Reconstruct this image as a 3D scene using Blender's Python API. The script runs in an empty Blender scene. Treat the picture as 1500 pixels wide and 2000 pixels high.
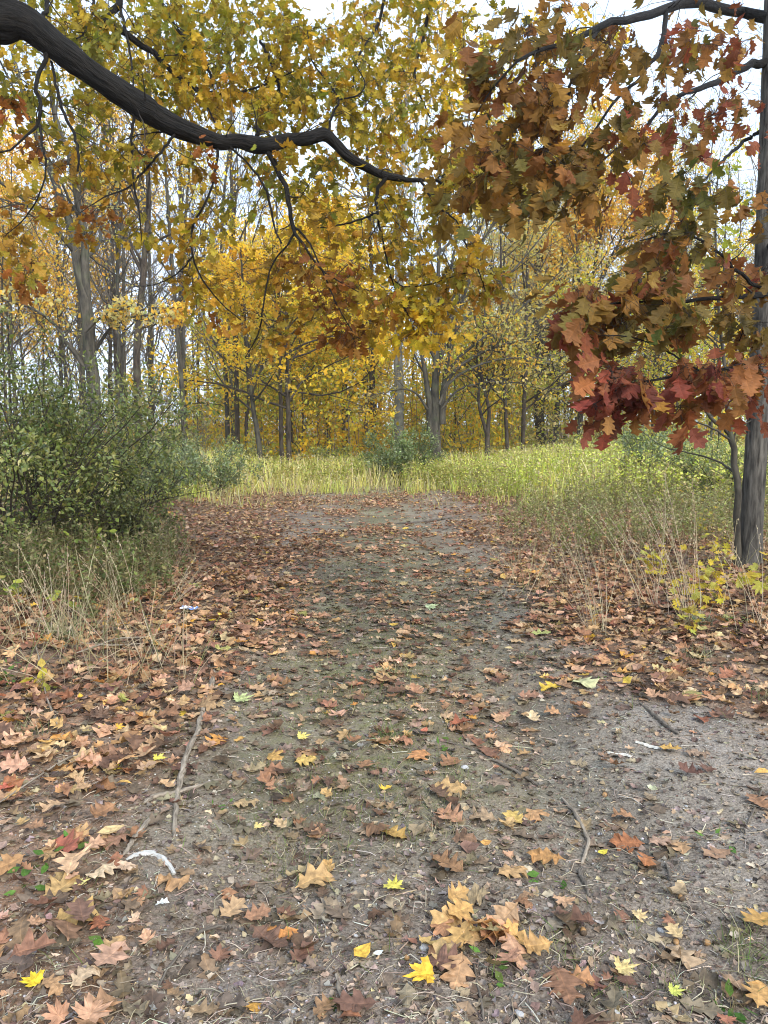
import bpy, math, numpy as np
from mathutils import Vector, Matrix, Euler
S = bpy.context.scene
R = math.radians
rng = np.random.default_rng(11)

# ------------------------------------------------------------------ camera, sky, sun, exposure
CAM_H, FPX, HORIZON = 1.5, 1502.0, 870.0          # eye height; focal length and horizon row measured on the 1500x2000 photograph
PITCH = math.atan((1000 - HORIZON) / FPX)
cam = bpy.data.cameras.new('camera'); cam_o = bpy.data.objects.new('camera', cam)
S.collection.objects.link(cam_o); S.camera = cam_o
cam_o.location = (0, 0, CAM_H); cam_o.rotation_euler = (math.pi / 2 - PITCH, 0, 0)
cam.sensor_fit = 'VERTICAL'; cam.sensor_height = 24; cam.lens = 24 * FPX / 2000
cam.clip_start = 0.05; cam.clip_end = 2000

SUN_EL, SUN_AZ = 36, 150                            # behind the camera and to the right, through thin cloud
w = bpy.data.worlds.new('World'); S.world = w; w.use_nodes = True
nt = w.node_tree; nt.nodes.clear()
sky = nt.nodes.new('ShaderNodeTexSky'); sky.sky_type = 'NISHITA'; sky.sun_disc = False
sky.sun_elevation = R(SUN_EL); sky.sun_rotation = R(SUN_AZ); sky.dust_density = 2.0; sky.air_density = 1.0
tc = nt.nodes.new('ShaderNodeTexCoord')
cn = nt.nodes.new('ShaderNodeTexNoise'); cn.inputs['Scale'].default_value = 3.0; cn.inputs['Detail'].default_value = 5
cr = nt.nodes.new('ShaderNodeMapRange'); cr.inputs[1].default_value = 0.35; cr.inputs[2].default_value = 0.65
cr.inputs[3].default_value = 0.45; cr.inputs[4].default_value = 0.9
mx = nt.nodes.new('ShaderNodeMix'); mx.data_type = 'RGBA'
mx.inputs[7].default_value = (6.4, 7.7, 9.6, 1)     # thin white cloud over the blue
bg = nt.nodes.new('ShaderNodeBackground'); bg.inputs['Strength'].default_value = 0.10
wo = nt.nodes.new('ShaderNodeOutputWorld')
L = nt.links.new
L(tc.outputs['Generated'], cn.inputs['Vector']); L(cn.outputs['Fac'], cr.inputs[0]); L(cr.outputs[0], mx.inputs[0])
L(sky.outputs[0], mx.inputs[6]); L(mx.outputs[2], bg.inputs['Color']); L(bg.outputs[0], wo.inputs['Surface'])
sl = bpy.data.lights.new('sun', 'SUN'); sl.energy = 1.5; sl.angle = R(28); sl.color = (1, 0.95, 0.86)
so = bpy.data.objects.new('sun', sl); S.collection.objects.link(so)
sd = Vector((math.sin(R(SUN_AZ)) * math.cos(R(SUN_EL)), math.cos(R(SUN_AZ)) * math.cos(R(SUN_EL)), math.sin(R(SUN_EL))))
so.rotation_euler = sd.to_track_quat('Z', 'Y').to_euler(); so.location = (0, 0, 60)
S.view_settings.view_transform = 'Standard'; S.view_settings.look = 'None'
S.view_settings.exposure = 1.45; S.view_settings.gamma = 1; S.view_settings.use_curve_mapping = False
S.render.engine = 'CYCLES'; S.cycles.max_bounces = 8; S.cycles.diffuse_bounces = 4; S.cycles.transmission_bounces = 4
S.cycles.glossy_bounces = 2; S.cycles.use_denoising = True; S.cycles.pixel_filter_type = 'BLACKMAN_HARRIS'; S.cycles.filter_width = 1.05; S.cycles.caustics_reflective = False; S.cycles.caustics_refractive = False

# ------------------------------------------------------------------ small numeric kit
CP, SP = math.cos(PITCH), math.sin(PITCH)
def at(px, py, d):
    """world point seen at a photograph position, d metres ahead"""
    u = (px - 750) / FPX; v = (1000 - py) / FPX
    t = d / (CP + v * SP)
    return np.array([u * t, d, CAM_H + (v * CP - SP) * t])
def project(p):
    p = np.asarray(p, float); x, y, z = p[..., 0], p[..., 1], p[..., 2] - CAM_H
    f = y * CP - z * SP; up = y * SP + z * CP
    f = np.maximum(f, 1e-3)
    return 750 + FPX * x / f, 1000 - FPX * up / f
def _hash(ix, iy, seed):
    h = (ix.astype(np.int64) * 374761393 + iy.astype(np.int64) * 668265263 + seed * 982451653) & 0xFFFFFFFF
    h = ((h ^ (h >> 13)) * 1274126177) & 0xFFFFFFFF
    return ((h ^ (h >> 16)) & 0xFFFF) / 65535.0
def vnoise(x, y, seed=0):
    x, y = np.broadcast_arrays(np.asarray(x, float), np.asarray(y, float))
    ix, iy = np.floor(x), np.floor(y); fx, fy = x - ix, y - iy
    fx = fx * fx * (3 - 2 * fx); fy = fy * fy * (3 - 2 * fy)
    a, b = _hash(ix, iy, seed), _hash(ix + 1, iy, seed); c, d = _hash(ix, iy + 1, seed), _hash(ix + 1, iy + 1, seed)
    return (a * (1 - fx) + b * fx) * (1 - fy) + (c * (1 - fx) + d * fx) * fy
def fbm(x, y, seed=0, o=4):
    s = 0; a = 0.5; t = 0
    for i in range(o):
        s = s + a * vnoise(np.asarray(x) * 2 ** i, np.asarray(y) * 2 ** i, seed + i); t += a; a *= 0.5
    return s / t
def sstep(a, b, x):
    t = np.clip((x - a) / (b - a), 0, 1); return t * t * (3 - 2 * t)
def gz(x, y):
    """height of the ground"""
    x = np.asarray(x, float); y = np.asarray(y, float)
    lb = sstep(0, 1.6, -x - 1.5 - 0.10 * y); rb = sstep(0, 1.6, x - 1.55 - 0.09 * y)
    z = 0.16 * lb + 0.16 * rb
    z = z + 0.3 * sstep(14, 26, y) * sstep(0, 10, x) + 0.12 * sstep(20, 28, y)
    z = z + 0.03 * np.maximum(y - 40, 0)
    z = z + (fbm(x * 0.7, y * 0.7, 3, 3) - 0.5) * 0.12
    xr = x - 0.95 + 0.05 * y
    z = z - 0.06 * np.exp(-(xr / 0.35) ** 2) * sstep(14, 7, y) - 0.05 * np.exp(-((x + 0.45) / 0.3) ** 2) * sstep(12, 6, y)
    return z
def gz_fine(x, y):
    n = sstep(14, 7, y)
    return gz(x, y) + n * ((fbm(np.asarray(x) * 5, np.asarray(y) * 5, 9, 4) - 0.5) * 0.035 + (fbm(np.asarray(x) * 26, np.asarray(y) * 26, 19, 2) - 0.5) * 0.012)
def gpt(px, py, lift=0.0):
    z = 0.0
    v = (1000 - py) / FPX; dy = CP + v * SP; dz = v * CP - SP; u = (px - 750) / FPX
    for _ in range(8):
        t = (z - CAM_H) / dz; z = float(gz_fine(u * t, dy * t))
    return np.array([u * t, dy * t, z + lift])
def nrm(a): return a / np.maximum(np.linalg.norm(a, axis=-1, keepdims=True), 1e-9)

class Geo:
    """collects numpy geometry and links it as one mesh object"""
    def __init__(s): s.v, s.f, s.c, s.t, s.m, s.n = [], [], [], [], [], 0
    def add(s, v, f, col=(1, 1, 1), tex=None, mi=0):
        v = np.asarray(v, float).reshape(-1, 3); f = np.asarray(f, np.int64)
        s.v.append(v); s.f.append(f + s.n); s.m.append(np.full(len(f), mi))
        c = np.asarray(col, float); s.c.append(np.broadcast_to(c, (len(v), 3)) if c.ndim == 1 else c)
        s.t.append(np.zeros((len(v), 3)) if tex is None else np.asarray(tex, float).reshape(-1, 3)); s.n += len(v)
    def mesh(s, name, mats, smooth=True, origin=(0, 0, 0)):
        me = bpy.data.meshes.new(name); v = np.concatenate(s.v) - np.asarray(origin)
        me.vertices.add(len(v)); me.vertices.foreach_set('co', v.astype(np.float32).ravel())
        li = np.concatenate([f.ravel() for f in s.f]); tot = np.concatenate([np.full(len(f), f.shape[1]) for f in s.f])
        me.loops.add(len(li)); me.loops.foreach_set('vertex_index', li.astype(np.int32))
        me.polygons.add(len(tot)); st = np.concatenate([[0], np.cumsum(tot)[:-1]])
        me.polygons.foreach_set('loop_start', st.astype(np.int32))
        me.polygons.foreach_set('use_smooth', np.full(len(tot), smooth))
        me.polygons.foreach_set('material_index', np.concatenate(s.m).astype(np.int32))
        c = np.concatenate(s.c); c4 = np.ones((len(c), 4), np.float32); c4[:, :3] = c
        me.attributes.new('Col', 'FLOAT_COLOR', 'POINT').data.foreach_set('color', c4.ravel())
        me.attributes.new('tex', 'FLOAT_VECTOR', 'POINT').data.foreach_set('vector', np.concatenate(s.t).astype(np.float32).ravel())
        for m in (mats if isinstance(mats, (list, tuple)) else [mats]): me.materials.append(m)
        me.update(calc_edges=True)
        return me
    def build(s, name, mats, parent=None, smooth=True, stuff=False, label=None):
        org = np.zeros(3) if parent is None else np.array(parent.location)
        o = bpy.data.objects.new(name, s.mesh(name, mats, smooth, org)); S.collection.objects.link(o)
        o.parent = parent
        if stuff: o['kind'] = 'stuff'
        if label: o['label'] = label
        return o
def thing(name, label, cat, loc, group=None):
    o = bpy.data.objects.new(name, None); S.collection.objects.link(o)
    o.location = tuple(float(a) for a in loc); o.empty_display_size = 0.2
    o['label'] = label; o['category'] = cat
    if group: o['group'] = group
    return o
def tag(o, label, cat, group=None):
    o['label'] = label; o['category'] = cat
    if group: o['group'] = group
    return o

# ---- tubes
def resample(pts, n):
    """smooth curve through the points (any number of columns)"""
    p = np.asarray(pts, float)
    if len(p) == 2: return p[0] + (p[1] - p[0]) * np.linspace(0, 1, n)[:, None]
    q = np.vstack([2 * p[0] - p[1], p, 2 * p[-1] - p[-2]])
    t = np.linspace(0, len(p) - 1 - 1e-6, n); i = t.astype(int); u = (t - i)[:, None]
    a, b, c, d = q[i], q[i + 1], q[i + 2], q[i + 3]
    return 0.5 * (2 * b + (c - a) * u + (2 * a - 5 * b + 4 * c - d) * u ** 2 + (3 * b - a - 3 * c + d) * u ** 3)
def tubes(P, Rr, k, tip=True):
    """N tubes of m points with k sides: verts, quads, texture coordinates (round, round, along)"""
    P = np.asarray(P, float); Rr = np.asarray(Rr, float)
    if P.ndim == 2: P, Rr = P[None], Rr[None]
    N, m, _ = P.shape
    T = nrm(np.gradient(P, axis=1)); mean = np.abs(T.mean(1)); ref = np.zeros((N, 3)); ref[np.arange(N), mean.argmin(1)] = 1
    A = nrm(np.cross(T, ref[:, None, :])); B = np.cross(T, A)
    th = np.linspace(0, 2 * np.pi, k, endpoint=False)
    c, s_ = np.cos(th), np.sin(th)
    V = P[:, :, None, :] + Rr[:, :, None, None] * (A[:, :, None, :] * c[None, None, :, None] + B[:, :, None, :] * s_[None, None, :, None])
    ln = np.concatenate([np.zeros((N, 1)), np.cumsum(np.linalg.norm(np.diff(P, axis=1), axis=2), 1)], 1)
    tx = np.empty((N, m, k, 3)); tx[..., 0] = Rr[:, :, None] * c; tx[..., 1] = Rr[:, :, None] * s_; tx[..., 2] = ln[:, :, None]
    i = np.arange(m - 1)[:, None]; j = np.arange(k)[None, :]
    q = np.stack([i * k + j, i * k + (j + 1) % k, (i + 1) * k + (j + 1) % k, (i + 1) * k + j], -1).reshape(-1, 4)
    F = (np.arange(N)[:, None, None] * (m * k) + q[None]).reshape(-1, 4)
    return V.reshape(-1, 3), F, tx.reshape(-1, 3)
def bark_tube(pts, rad, k, n, amp=0.06, seed=0, cells=9):
    """a tube with furrowed bark and gentle lumps in real relief"""
    pr = resample(np.column_stack([pts, rad]), n); P, r = pr[:, :3], pr[:, 3]
    V, F, tx = tubes(P, r, k)
    V = V.reshape(n, k, 3); d = V - P[:, None, :]
    th = np.arange(k) / k; ln = tx.reshape(n, k, 3)[:, :, 2]
    u = th[None, :] * cells; u = np.broadcast_to(u, (n, k))
    wv = vnoise(ln * 3, u, seed + 5) * 0.9
    def per(f): # blend the seam
        a = f(u + wv); b = f(u + wv - cells); wgt = sstep(0.8, 1.0, np.broadcast_to(th[None, :], (n, k)))
        return a * (1 - wgt) + b * wgt
    ridg = per(lambda uu: 1 - np.abs(2 * vnoise(uu * 2.2, ln * 4.5, seed) - 1))
    lump = per(lambda uu: fbm(uu * 0.35, ln * 1.4, seed + 7, 2)) - 0.5
    V = P[:, None, :] + d * (1 + amp * (ridg - 0.6) * 1.6 + lump * amp * 1.8)[:, :, None]
    return V.reshape(-1, 3), F, tx

# ---- growing branches, a whole level at a time
def spawn(P, Rd, per, t0, t1, ang, sd, lens, m, ratio=0.55, up=0.05, jit=0.12, flat=0.0, tipr=0.25, taper=0.6, seed=None):
    N, pm, _ = P.shape; rg = rng
    idx = np.repeat(np.arange(N), per); M = len(idx)
    t = t0 + (t1 - t0) * ((np.tile(np.arange(per), N) + rg.random(M)) / per)
    ft = t * (pm - 1); i = np.minimum(ft.astype(int), pm - 2); u = (ft - i)[:, None]
    p0 = P[idx, i] * (1 - u) + P[idx, i + 1] * u
    T = nrm(P[idx, i + 1] - P[idx, i]); r0 = Rd[idx, i] * (1 - u[:, 0]) + Rd[idx, i + 1] * u[:, 0]
    pl = np.linalg.norm(np.diff(P, axis=1), axis=2).sum(1)[idx]
    q = rg.normal(size=(M, 3)); q[:, 2] *= 1 - flat
    q = nrm(q - (q * T).sum(1, keepdims=True) * T)
    if flat: q[:, 2] *= 1 - flat; q = nrm(q)
    a = ang + sd * rg.normal(size=M)
    d = nrm(np.cos(a)[:, None] * T + np.sin(a)[:, None] * q)
    ln = (lens[0] + (lens[1] - lens[0]) * rg.random(M)) * (1 - taper * (t - t0) / max(t1 - t0, 1e-6)) * (pl if len(lens) == 2 else 1)
    st = (ln / (m - 1))[:, None]; out = np.empty((M, m, 3)); out[:, 0] = p0
    for j in range(1, m):
        out[:, j] = out[:, j - 1] + d * st
        d = d + jit * rg.normal(size=(M, 3)); d[:, 2] += up; d = nrm(d)
    rr = np.minimum(r0 * ratio, 0.05 * ln + 0.002)
    rad = rr[:, None] * np.linspace(1, tipr, m)[None, :]
    return out, rad
def along(P, per, t0=0.2, t1=1.0):
    N, pm, _ = P.shape; idx = np.repeat(np.arange(N), per); t = t0 + (t1 - t0) * rng.random(len(idx))
    ft = t * (pm - 1); i = np.minimum(ft.astype(int), pm - 2); u = (ft - i)[:, None]
    return P[idx, i] * (1 - u) + P[idx, i + 1] * u, nrm(P[idx, i + 1] - P[idx, i])

# ---- leaves: templates are (verts, faces); y runs from stalk to tip, length 1
def _bend(v, ky, kx, fold, rip, seed):
    rg = np.random.default_rng(seed); v = v.copy(); x, y = v[:, 0], v[:, 1].copy()
    z = fold * np.abs(x) + rip * np.sin(y * 9 + x * 7 + seed) * (0.3 + np.abs(x)) + rip * 0.8 * (rg.random(len(v)) - 0.5) * np.minimum(np.abs(x) * 8, 1)
    if abs(kx) > 1e-3: nx = np.sin(kx * x) / kx; z = z + (1 - np.cos(kx * x)) / kx; x = nx
    if abs(ky) > 1e-3:
        th = ky * (y - 0.45); yy = np.sin(th) / ky + 0.45; zz = (1 - np.cos(th)) / ky
        y = yy - z * np.sin(th); z = zz + z * np.cos(th)
    return np.column_stack([x, y, z])
OAK = {2: [(.014, 0, 0), (.03, .07, .08), (.14, .15, .15), (.25, .21, .2), (.26, .25, .25), (.15, .31, .31), (.29, .41, .38), (.40, .49, .44), (.37, .55, .50), (.18, .58, .57), (.26, .69, .65), (.33, .79, .72), (.27, .83, .79), (.14, .84, .85), (.10, .93, .93), (0, 1, 1)],
       1: [(.014, 0, 0), (.23, .19, .16), (.15, .30, .29), (.39, .48, .43), (.17, .57, .56), (.32, .78, .72), (.14, .84, .84), (.09, .93, .93), (0, 1, 1)],
       0: [(.03, 0, 0), (.34, .40, .33), (.2, .56, .55), (.28, .78, .76), (0, 1, 1)]}
def oak(lod, ky=0., kx=0., fold=0., rip=0., seed=1, wide=1.0):
    rows = OAK[lod]; rg = np.random.default_rng(seed); v = []
    for (x, y, my) in rows:
        jl, jr = 1 + 0.5 * (rg.random(2) - 0.5)
        v += [(-x * jl * wide, y + 0.03 * (rg.random() - .5) * (x > .05), 0), (0, my, 0), (x * jr * wide, y + 0.03 * (rg.random() - .5) * (x > .05), 0)]
    v = np.array(v); n = len(rows); f = []
    for i in range(n - 1):
        a = 3 * i; f += [(a, a + 1, a + 4), (a, a + 4, a + 3), (a + 1, a + 2, a + 5), (a + 1, a + 5, a + 4)]
    f = f[:-4] + [(3 * n - 6, 3 * n - 5, 3 * n - 2), (3 * n - 5, 3 * n - 4, 3 * n - 2)]
    tex = np.column_stack([v[:, 0], v[:, 1], np.zeros(len(v))]); v = v.copy(); v[:, 0] += .16 * (rg.random() - .5) * np.sin(v[:, 1] * 2.6) + .05 * (rg.random() - .5)
    return _bend(v, ky, kx, fold, rip, seed), np.array(f), tex
MAPLE = [(-90, .28), (-62, .22), (-40, .40), (-22, .36), (-8, .62), (2, .55), (14, .66), (22, .42), (30, .36), (42, .62), (50, .58), (58, .78), (66, .62), (72, .42), (80, .70), (84, .68), (90, 1.0)]
def maple(ky=0., kx=0., fold=0., rip=0., seed=1):
    rg = np.random.default_rng(seed); pts = []
    for a, r in MAPLE: pts.append((math.cos(R(a)) * r * .72, .26 + math.sin(R(a)) * r * .74))
    right = pts; left = [(-x, y) for x, y in reversed(pts[1:-1])]
    ring = np.array(right + left); ring = ring + (rg.random(ring.shape) - .5) * 0.05
    v = np.vstack([[0, .30, 0], np.column_stack([ring, np.zeros(len(ring))])]); n = len(ring)
    f = np.array([(0, 1 + i, 1 + (i + 1) % n) for i in range(n)])
    return _bend(v, ky, kx, fold, rip, seed), f, np.column_stack([v[:, 0], v[:, 1], np.zeros(len(v))])
def oval(wd=0.28, fold=0.25, ky=0.5, seed=1):
    v = np.array([(0, 0, 0), (-wd, .35, 0), (0, .4, 0), (wd, .35, 0), (-wd * .75, .68, 0), (wd * .75, .68, 0), (0, 1, 0)])
    f = np.array([(0, 2, 1), (0, 3, 2), (1, 2, 4), (2, 3, 5), (2, 6, 4), (2, 5, 6)])
    return _bend(v, ky, 0, fold, 0.02, seed), f, np.column_stack([v[:, 0], v[:, 1], np.zeros(len(v))])
def blade(wd=0.5, ky=0.6):
    v = np.array([(0, 0, 0), (-wd / 2, .45, 0), (wd / 2, .45, 0), (0, 1, 0)]); f = np.array([(0, 2, 1), (1, 2, 3)])
    return _bend(v, ky, 0, .15, 0, 1), f, np.column_stack([v[:, 0], v[:, 1], np.zeros(len(v))])
def strand(bend, wd=0.012):
    """a grass blade"""
    ys = [0, .35, .7, 1]; v = []
    for y in ys[:-1]:
        ww = wd * (1 - .55 * y); b = bend * y * y
        v += [(-ww, y * (1 - .2 * abs(bend) * y), b), (ww, y * (1 - .2 * abs(bend) * y), b)]
    v.append((0, 1 - .25 * abs(bend), bend))
    f = [(0, 1, 3, 2), (2, 3, 5, 4)]; v = np.array(v, float)
    return v, np.array([(0, 1, 3), (0, 3, 2), (2, 3, 5), (2, 5, 4), (4, 5, 6)]), np.column_stack([v[:, 0], v[:, 1], np.zeros(len(v))])
def scatter(geo, temps, pos, ydir, nor, size, col, mi=0):
    """leaf copies: y axis along ydir, z axis near nor"""
    pos = np.asarray(pos, float); N = len(pos)
    if N == 0: return
    Y = nrm(ydir); Z = nor - (nor * Y).sum(1, keepdims=True) * Y; Z = nrm(Z); X = np.cross(Y, Z)
    which = rng.integers(0, len(temps), N); size = np.broadcast_to(size, (N,)); col = np.broadcast_to(np.asarray(col, float), (N, 3))
    for k, (tv, tf, tt) in enumerate(temps):
        m = which == k; n = m.sum()
        if not n: continue
        sv = size[m][:, None, None] * tv[None]
        V = pos[m][:, None, :] + sv[..., 0:1] * X[m][:, None, :] + sv[..., 1:2] * Y[m][:, None, :] + sv[..., 2:3] * Z[m][:, None, :]
        F = (np.arange(n)[:, None, None] * len(tv) + tf[None]).reshape(-1, 3)
        geo.add(V, F, np.repeat(col[m], len(tv), 0), np.tile(tt, (n, 1)), mi)
def pick(pal, n, var=0.18, w=None):
    pal = np.asarray(pal, float); w = None if w is None else np.asarray(w, float) / np.sum(w)
    c = pal[rng.choice(len(pal), n, p=w)]
    return np.clip(c * (1 + var * rng.normal(size=(n, 1))) * (1 + 0.06 * rng.normal(size=(n, 3))), 0.008, 0.8)
def rdir(n): return nrm(rng.normal(size=(n, 3)))

# ------------------------------------------------------------------ materials
def nodes(name):
    m = bpy.data.materials.new(name); m.use_nodes = True; t = m.node_tree; t.nodes.clear()
    o = t.nodes.new('ShaderNodeOutputMaterial'); return m, t, o
def N_(t, kind, **kw):
    n = t.nodes.new(kind)
    for k, v in kw.items():
        if k.startswith('i_'): n.inputs[k[2:].replace('_', ' ')].default_value = v
        else: setattr(n, k, v)
    return n
def math_(t, op, a, b=None, c=None):
    n = t.nodes.new('ShaderNodeMath'); n.operation = op
    for i, x in enumerate((a, b, c)):
        if x is None: continue
        if isinstance(x, (int, float)): n.inputs[i].default_value = x
        else: t.links.new(x, n.inputs[i])
    return n.outputs[0]
def mixc(t, fac, a, b, mode='MIX'):
    n = t.nodes.new('ShaderNodeMix'); n.data_type = 'RGBA'; n.blend_type = mode
    for i, x in ((0, fac), (6, a), (7, b)):
        if isinstance(x, (int, float)): n.inputs[i].default_value = x
        elif isinstance(x, tuple): n.inputs[i].default_value = (*x, 1) if len(x) == 3 else x
        else: t.links.new(x, n.inputs[i])
    return n.outputs[2]
def leaf_mat(name, per_object, trans=0.4, rough=0.55, spec=0.35, veins=True, blotch=0.5, tgain=1.0):
    m, t, o = nodes(name); lk = t.links.new
    if per_object: base = N_(t, 'ShaderNodeObjectInfo').outputs['Color']
    else: base = N_(t, 'ShaderNodeAttribute', attribute_name='Col').outputs['Color']
    tex = N_(t, 'ShaderNodeAttribute', attribute_name='tex').outputs['Vector']
    tcn = N_(t, 'ShaderNodeTexCoord').outputs['Object']
    nz = N_(t, 'ShaderNodeTexNoise', i_Scale=4.5 if per_object else 28.0, i_Detail=4.0); lk(tcn, nz.inputs['Vector'])
    mr = N_(t, 'ShaderNodeMapRange'); lk(nz.outputs['Fac'], mr.inputs[0])
    mr.inputs[1].default_value = .3; mr.inputs[2].default_value = .7; mr.inputs[3].default_value = 1 - blotch * .6; mr.inputs[4].default_value = 1 + blotch * .4
    colr = mixc(t, 1.0, base, mr.outputs[0], 'MULTIPLY')
    bump = None
    if veins:
        sx = N_(t, 'ShaderNodeSeparateXYZ'); lk(tex, sx.inputs[0])
        ax = math_(t, 'ABSOLUTE', sx.outputs[0]); mid = math_(t, 'LESS_THAN', ax, .012)
        ph = math_(t, 'SINE', math_(t, 'MULTIPLY', math_(t, 'SUBTRACT', sx.outputs[1], math_(t, 'MULTIPLY', ax, .9)), 42.0))
        sv = math_(t, 'GREATER_THAN', ph, .93); vv = math_(t, 'MAXIMUM', mid, math_(t, 'MULTIPLY', sv, .3))
        colr = mixc(t, math_(t, 'MULTIPLY', vv, .35), colr, mixc(t, 1.0, colr, (1.7, 1.6, 1.4), 'MULTIPLY'))
        bump = N_(t, 'ShaderNodeBump', i_Strength=.12, i_Distance=.003); lk(ph, bump.inputs['Height'])
    p = N_(t, 'ShaderNodeBsdfPrincipled', i_Roughness=rough); p.inputs['Specular IOR Level'].default_value = spec
    lk(colr, p.inputs['Base Color'])
    tr = N_(t, 'ShaderNodeBsdfTranslucent'); lk(mixc(t, 1.0, colr, (tgain, tgain, tgain * .8), 'MULTIPLY'), tr.inputs['Color'])
    if bump: lk(bump.outputs[0], p.inputs['Normal'])
    ms = N_(t, 'ShaderNodeMixShader'); ms.inputs[0].default_value = trans
    lk(p.outputs[0], ms.inputs[1]); lk(tr.outputs[0], ms.inputs[2]); lk(ms.outputs[0], o.inputs[0])
    return m
def bark_mat(name, dark, light, s1=30., s2=5., bump=.6, moss=0.0, dist=.012):
    m, t, o = nodes(name); lk = t.links.new
    tex = N_(t, 'ShaderNodeAttribute', attribute_name='tex').outputs['Vector']
    mp = N_(t, 'ShaderNodeMapping'); mp.inputs['Scale'].default_value = (s1, s1, s2); lk(tex, mp.inputs[0])
    n1 = N_(t, 'ShaderNodeTexNoise', i_Scale=1.0, i_Detail=5.0, i_Roughness=.65); lk(mp.outputs[0], n1.inputs['Vector'])
    n2 = N_(t, 'ShaderNodeTexNoise', i_Scale=2.2, i_Detail=3.0); lk(tex, n2.inputs['Vector'])
    rp = N_(t, 'ShaderNodeValToRGB'); lk(n1.outputs['Fac'], rp.inputs[0])
    rp.color_ramp.elements[0].position = .34; rp.color_ramp.elements[0].color = (*dark, 1)
    rp.color_ramp.elements[1].position = .66; rp.color_ramp.elements[1].color = (*light, 1)
    c = mixc(t, 1.0, rp.outputs[0], mixc(t, n2.outputs['Fac'], (.6, .6, .6), (1.35, 1.35, 1.3)), 'MULTIPLY')
    if moss:
        mr = N_(t, 'ShaderNodeMapRange'); lk(n2.outputs['Fac'], mr.inputs[0]); mr.inputs[1].default_value = .5; mr.inputs[2].default_value = .7; mr.inputs[4].default_value = moss
        c = mixc(t, mr.outputs[0], c, (.07, .085, .04))
    p = N_(t, 'ShaderNodeBsdfPrincipled', i_Roughness=.85); p.inputs['Specular IOR Level'].default_value = .2; lk(c, p.inputs['Base Color'])
    b = N_(t, 'ShaderNodeBump', i_Strength=bump, i_Distance=dist); lk(n1.outputs['Fac'], b.inputs['Height']); lk(b.outputs[0], p.inputs['Normal'])
    lk(p.outputs[0], o.inputs[0]); return m
def plain_mat(name, per='attr', rough=.8, noise=60., amt=.3, bump=.2):
    m, t, o = nodes(name); lk = t.links.new
    base = N_(t, 'ShaderNodeAttribute', attribute_name='Col').outputs['Color'] if per == 'attr' else N_(t, 'ShaderNodeObjectInfo').outputs['Color']
    n = N_(t, 'ShaderNodeTexNoise', i_Scale=noise, i_Detail=4.0); lk(N_(t, 'ShaderNodeTexCoord').outputs['Object'], n.inputs['Vector'])
    c = mixc(t, 1.0, base, mixc(t, n.outputs['Fac'], (1 - amt,) * 3, (1 + amt,) * 3), 'MULTIPLY')
    p = N_(t, 'ShaderNodeBsdfPrincipled', i_Roughness=rough); p.inputs['Specular IOR Level'].default_value = .3; lk(c, p.inputs['Base Color'])
    b = N_(t, 'ShaderNodeBump', i_Strength=bump, i_Distance=.005); lk(n.outputs['Fac'], b.inputs['Height']); lk(b.outputs[0], p.inputs['Normal'])
    lk(p.outputs[0], o.inputs[0]); return m
def ground_mat():
    m, t, o = nodes('woodland_soil'); lk = t.links.new
    tcn = N_(t, 'ShaderNodeTexCoord').outputs['Object']
    def nz(sc, det=5., ro=.6):
        n = N_(t, 'ShaderNodeTexNoise', i_Scale=sc, i_Detail=det, i_Roughness=ro); lk(tcn, n.inputs['Vector']); return n.outputs['Fac']
    def rng_(x, a, b, c=0., d=1.):
        r = N_(t, 'ShaderNodeMapRange'); lk(x, r.inputs[0])
        for i, v in enumerate((a, b, c, d)): r.inputs[i + 1].default_value = v
        return r.outputs[0]
    zone = N_(t, 'ShaderNodeAttribute', attribute_name='Col'); sp = N_(t, 'ShaderNodeSeparateColor'); lk(zone.outputs['Color'], sp.inputs[0])
    fine, mid, big = nz(95, 6, .7), nz(17), nz(2.6)
    soil = mixc(t, rng_(fine, .35, .66), (.085, .073, .060), (.35, .305, .255))
    soil = mixc(t, 1.0, soil, mixc(t, mid, (.62, .6, .58), (1.4, 1.38, 1.36)), 'MULTIPLY')
    pale = mixc(t, rng_(fine, .3, .7), (.13, .12, .11), (.34, .32, .30))
    soil = mixc(t, math_(t, 'MULTIPLY', rng_(big, .48, .68), rng_(mid, .4, .6, .15, .8)), soil, pale)
    soil = mixc(t, math_(t, 'MULTIPLY', sp.outputs[2], rng_(mid, .3, .62)), soil, pale)
    moss = mixc(t, rng_(nz(130, 4), .35, .65), (.06, .07, .022), (.20, .21, .08))
    soil = mixc(t, math_(t, 'MULTIPLY', sp.outputs[1], rng_(math_(t, 'ADD', mid, math_(t, 'MULTIPLY', big, .5)), .55, .95)), soil, moss)
    duff = mixc(t, rng_(nz(38, 5, .7), .35, .65), (.08, .045, .028), (.30, .185, .115))
    soil = mixc(t, math_(t, 'MULTIPLY', sp.outputs[0], rng_(mid, .3, .55, .35, 1.)), soil, duff)
    soil = mixc(t, 1.0, soil, mixc(t, rng_(nz(.9, 4, .6), .35, .65), (.72, .69, .66), (1.25, 1.23, 1.2)), 'MULTIPLY')
    vo = N_(t, 'ShaderNodeTexVoronoi', i_Scale=120.0); lk(tcn, vo.inputs['Vector'])
    soil = mixc(t, math_(t, 'MULTIPLY', math_(t, 'LESS_THAN', vo.outputs['Distance'], .18), rng_(mid, .45, .7)), soil, (.33, .31, .28))
    p = N_(t, 'ShaderNodeBsdfPrincipled', i_Roughness=.9); p.inputs['Specular IOR Level'].default_value = .2; lk(soil, p.inputs['Base Color'])
    h = math_(t, 'ADD', math_(t, 'MULTIPLY', fine, .5), mid)
    b = N_(t, 'ShaderNodeBump', i_Strength=.9, i_Distance=.02); lk(h, b.inputs['Height']); lk(b.outputs[0], p.inputs['Normal'])
    lk(p.outputs[0], o.inputs[0]); return m
M_GROUND = ground_mat()
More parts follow.
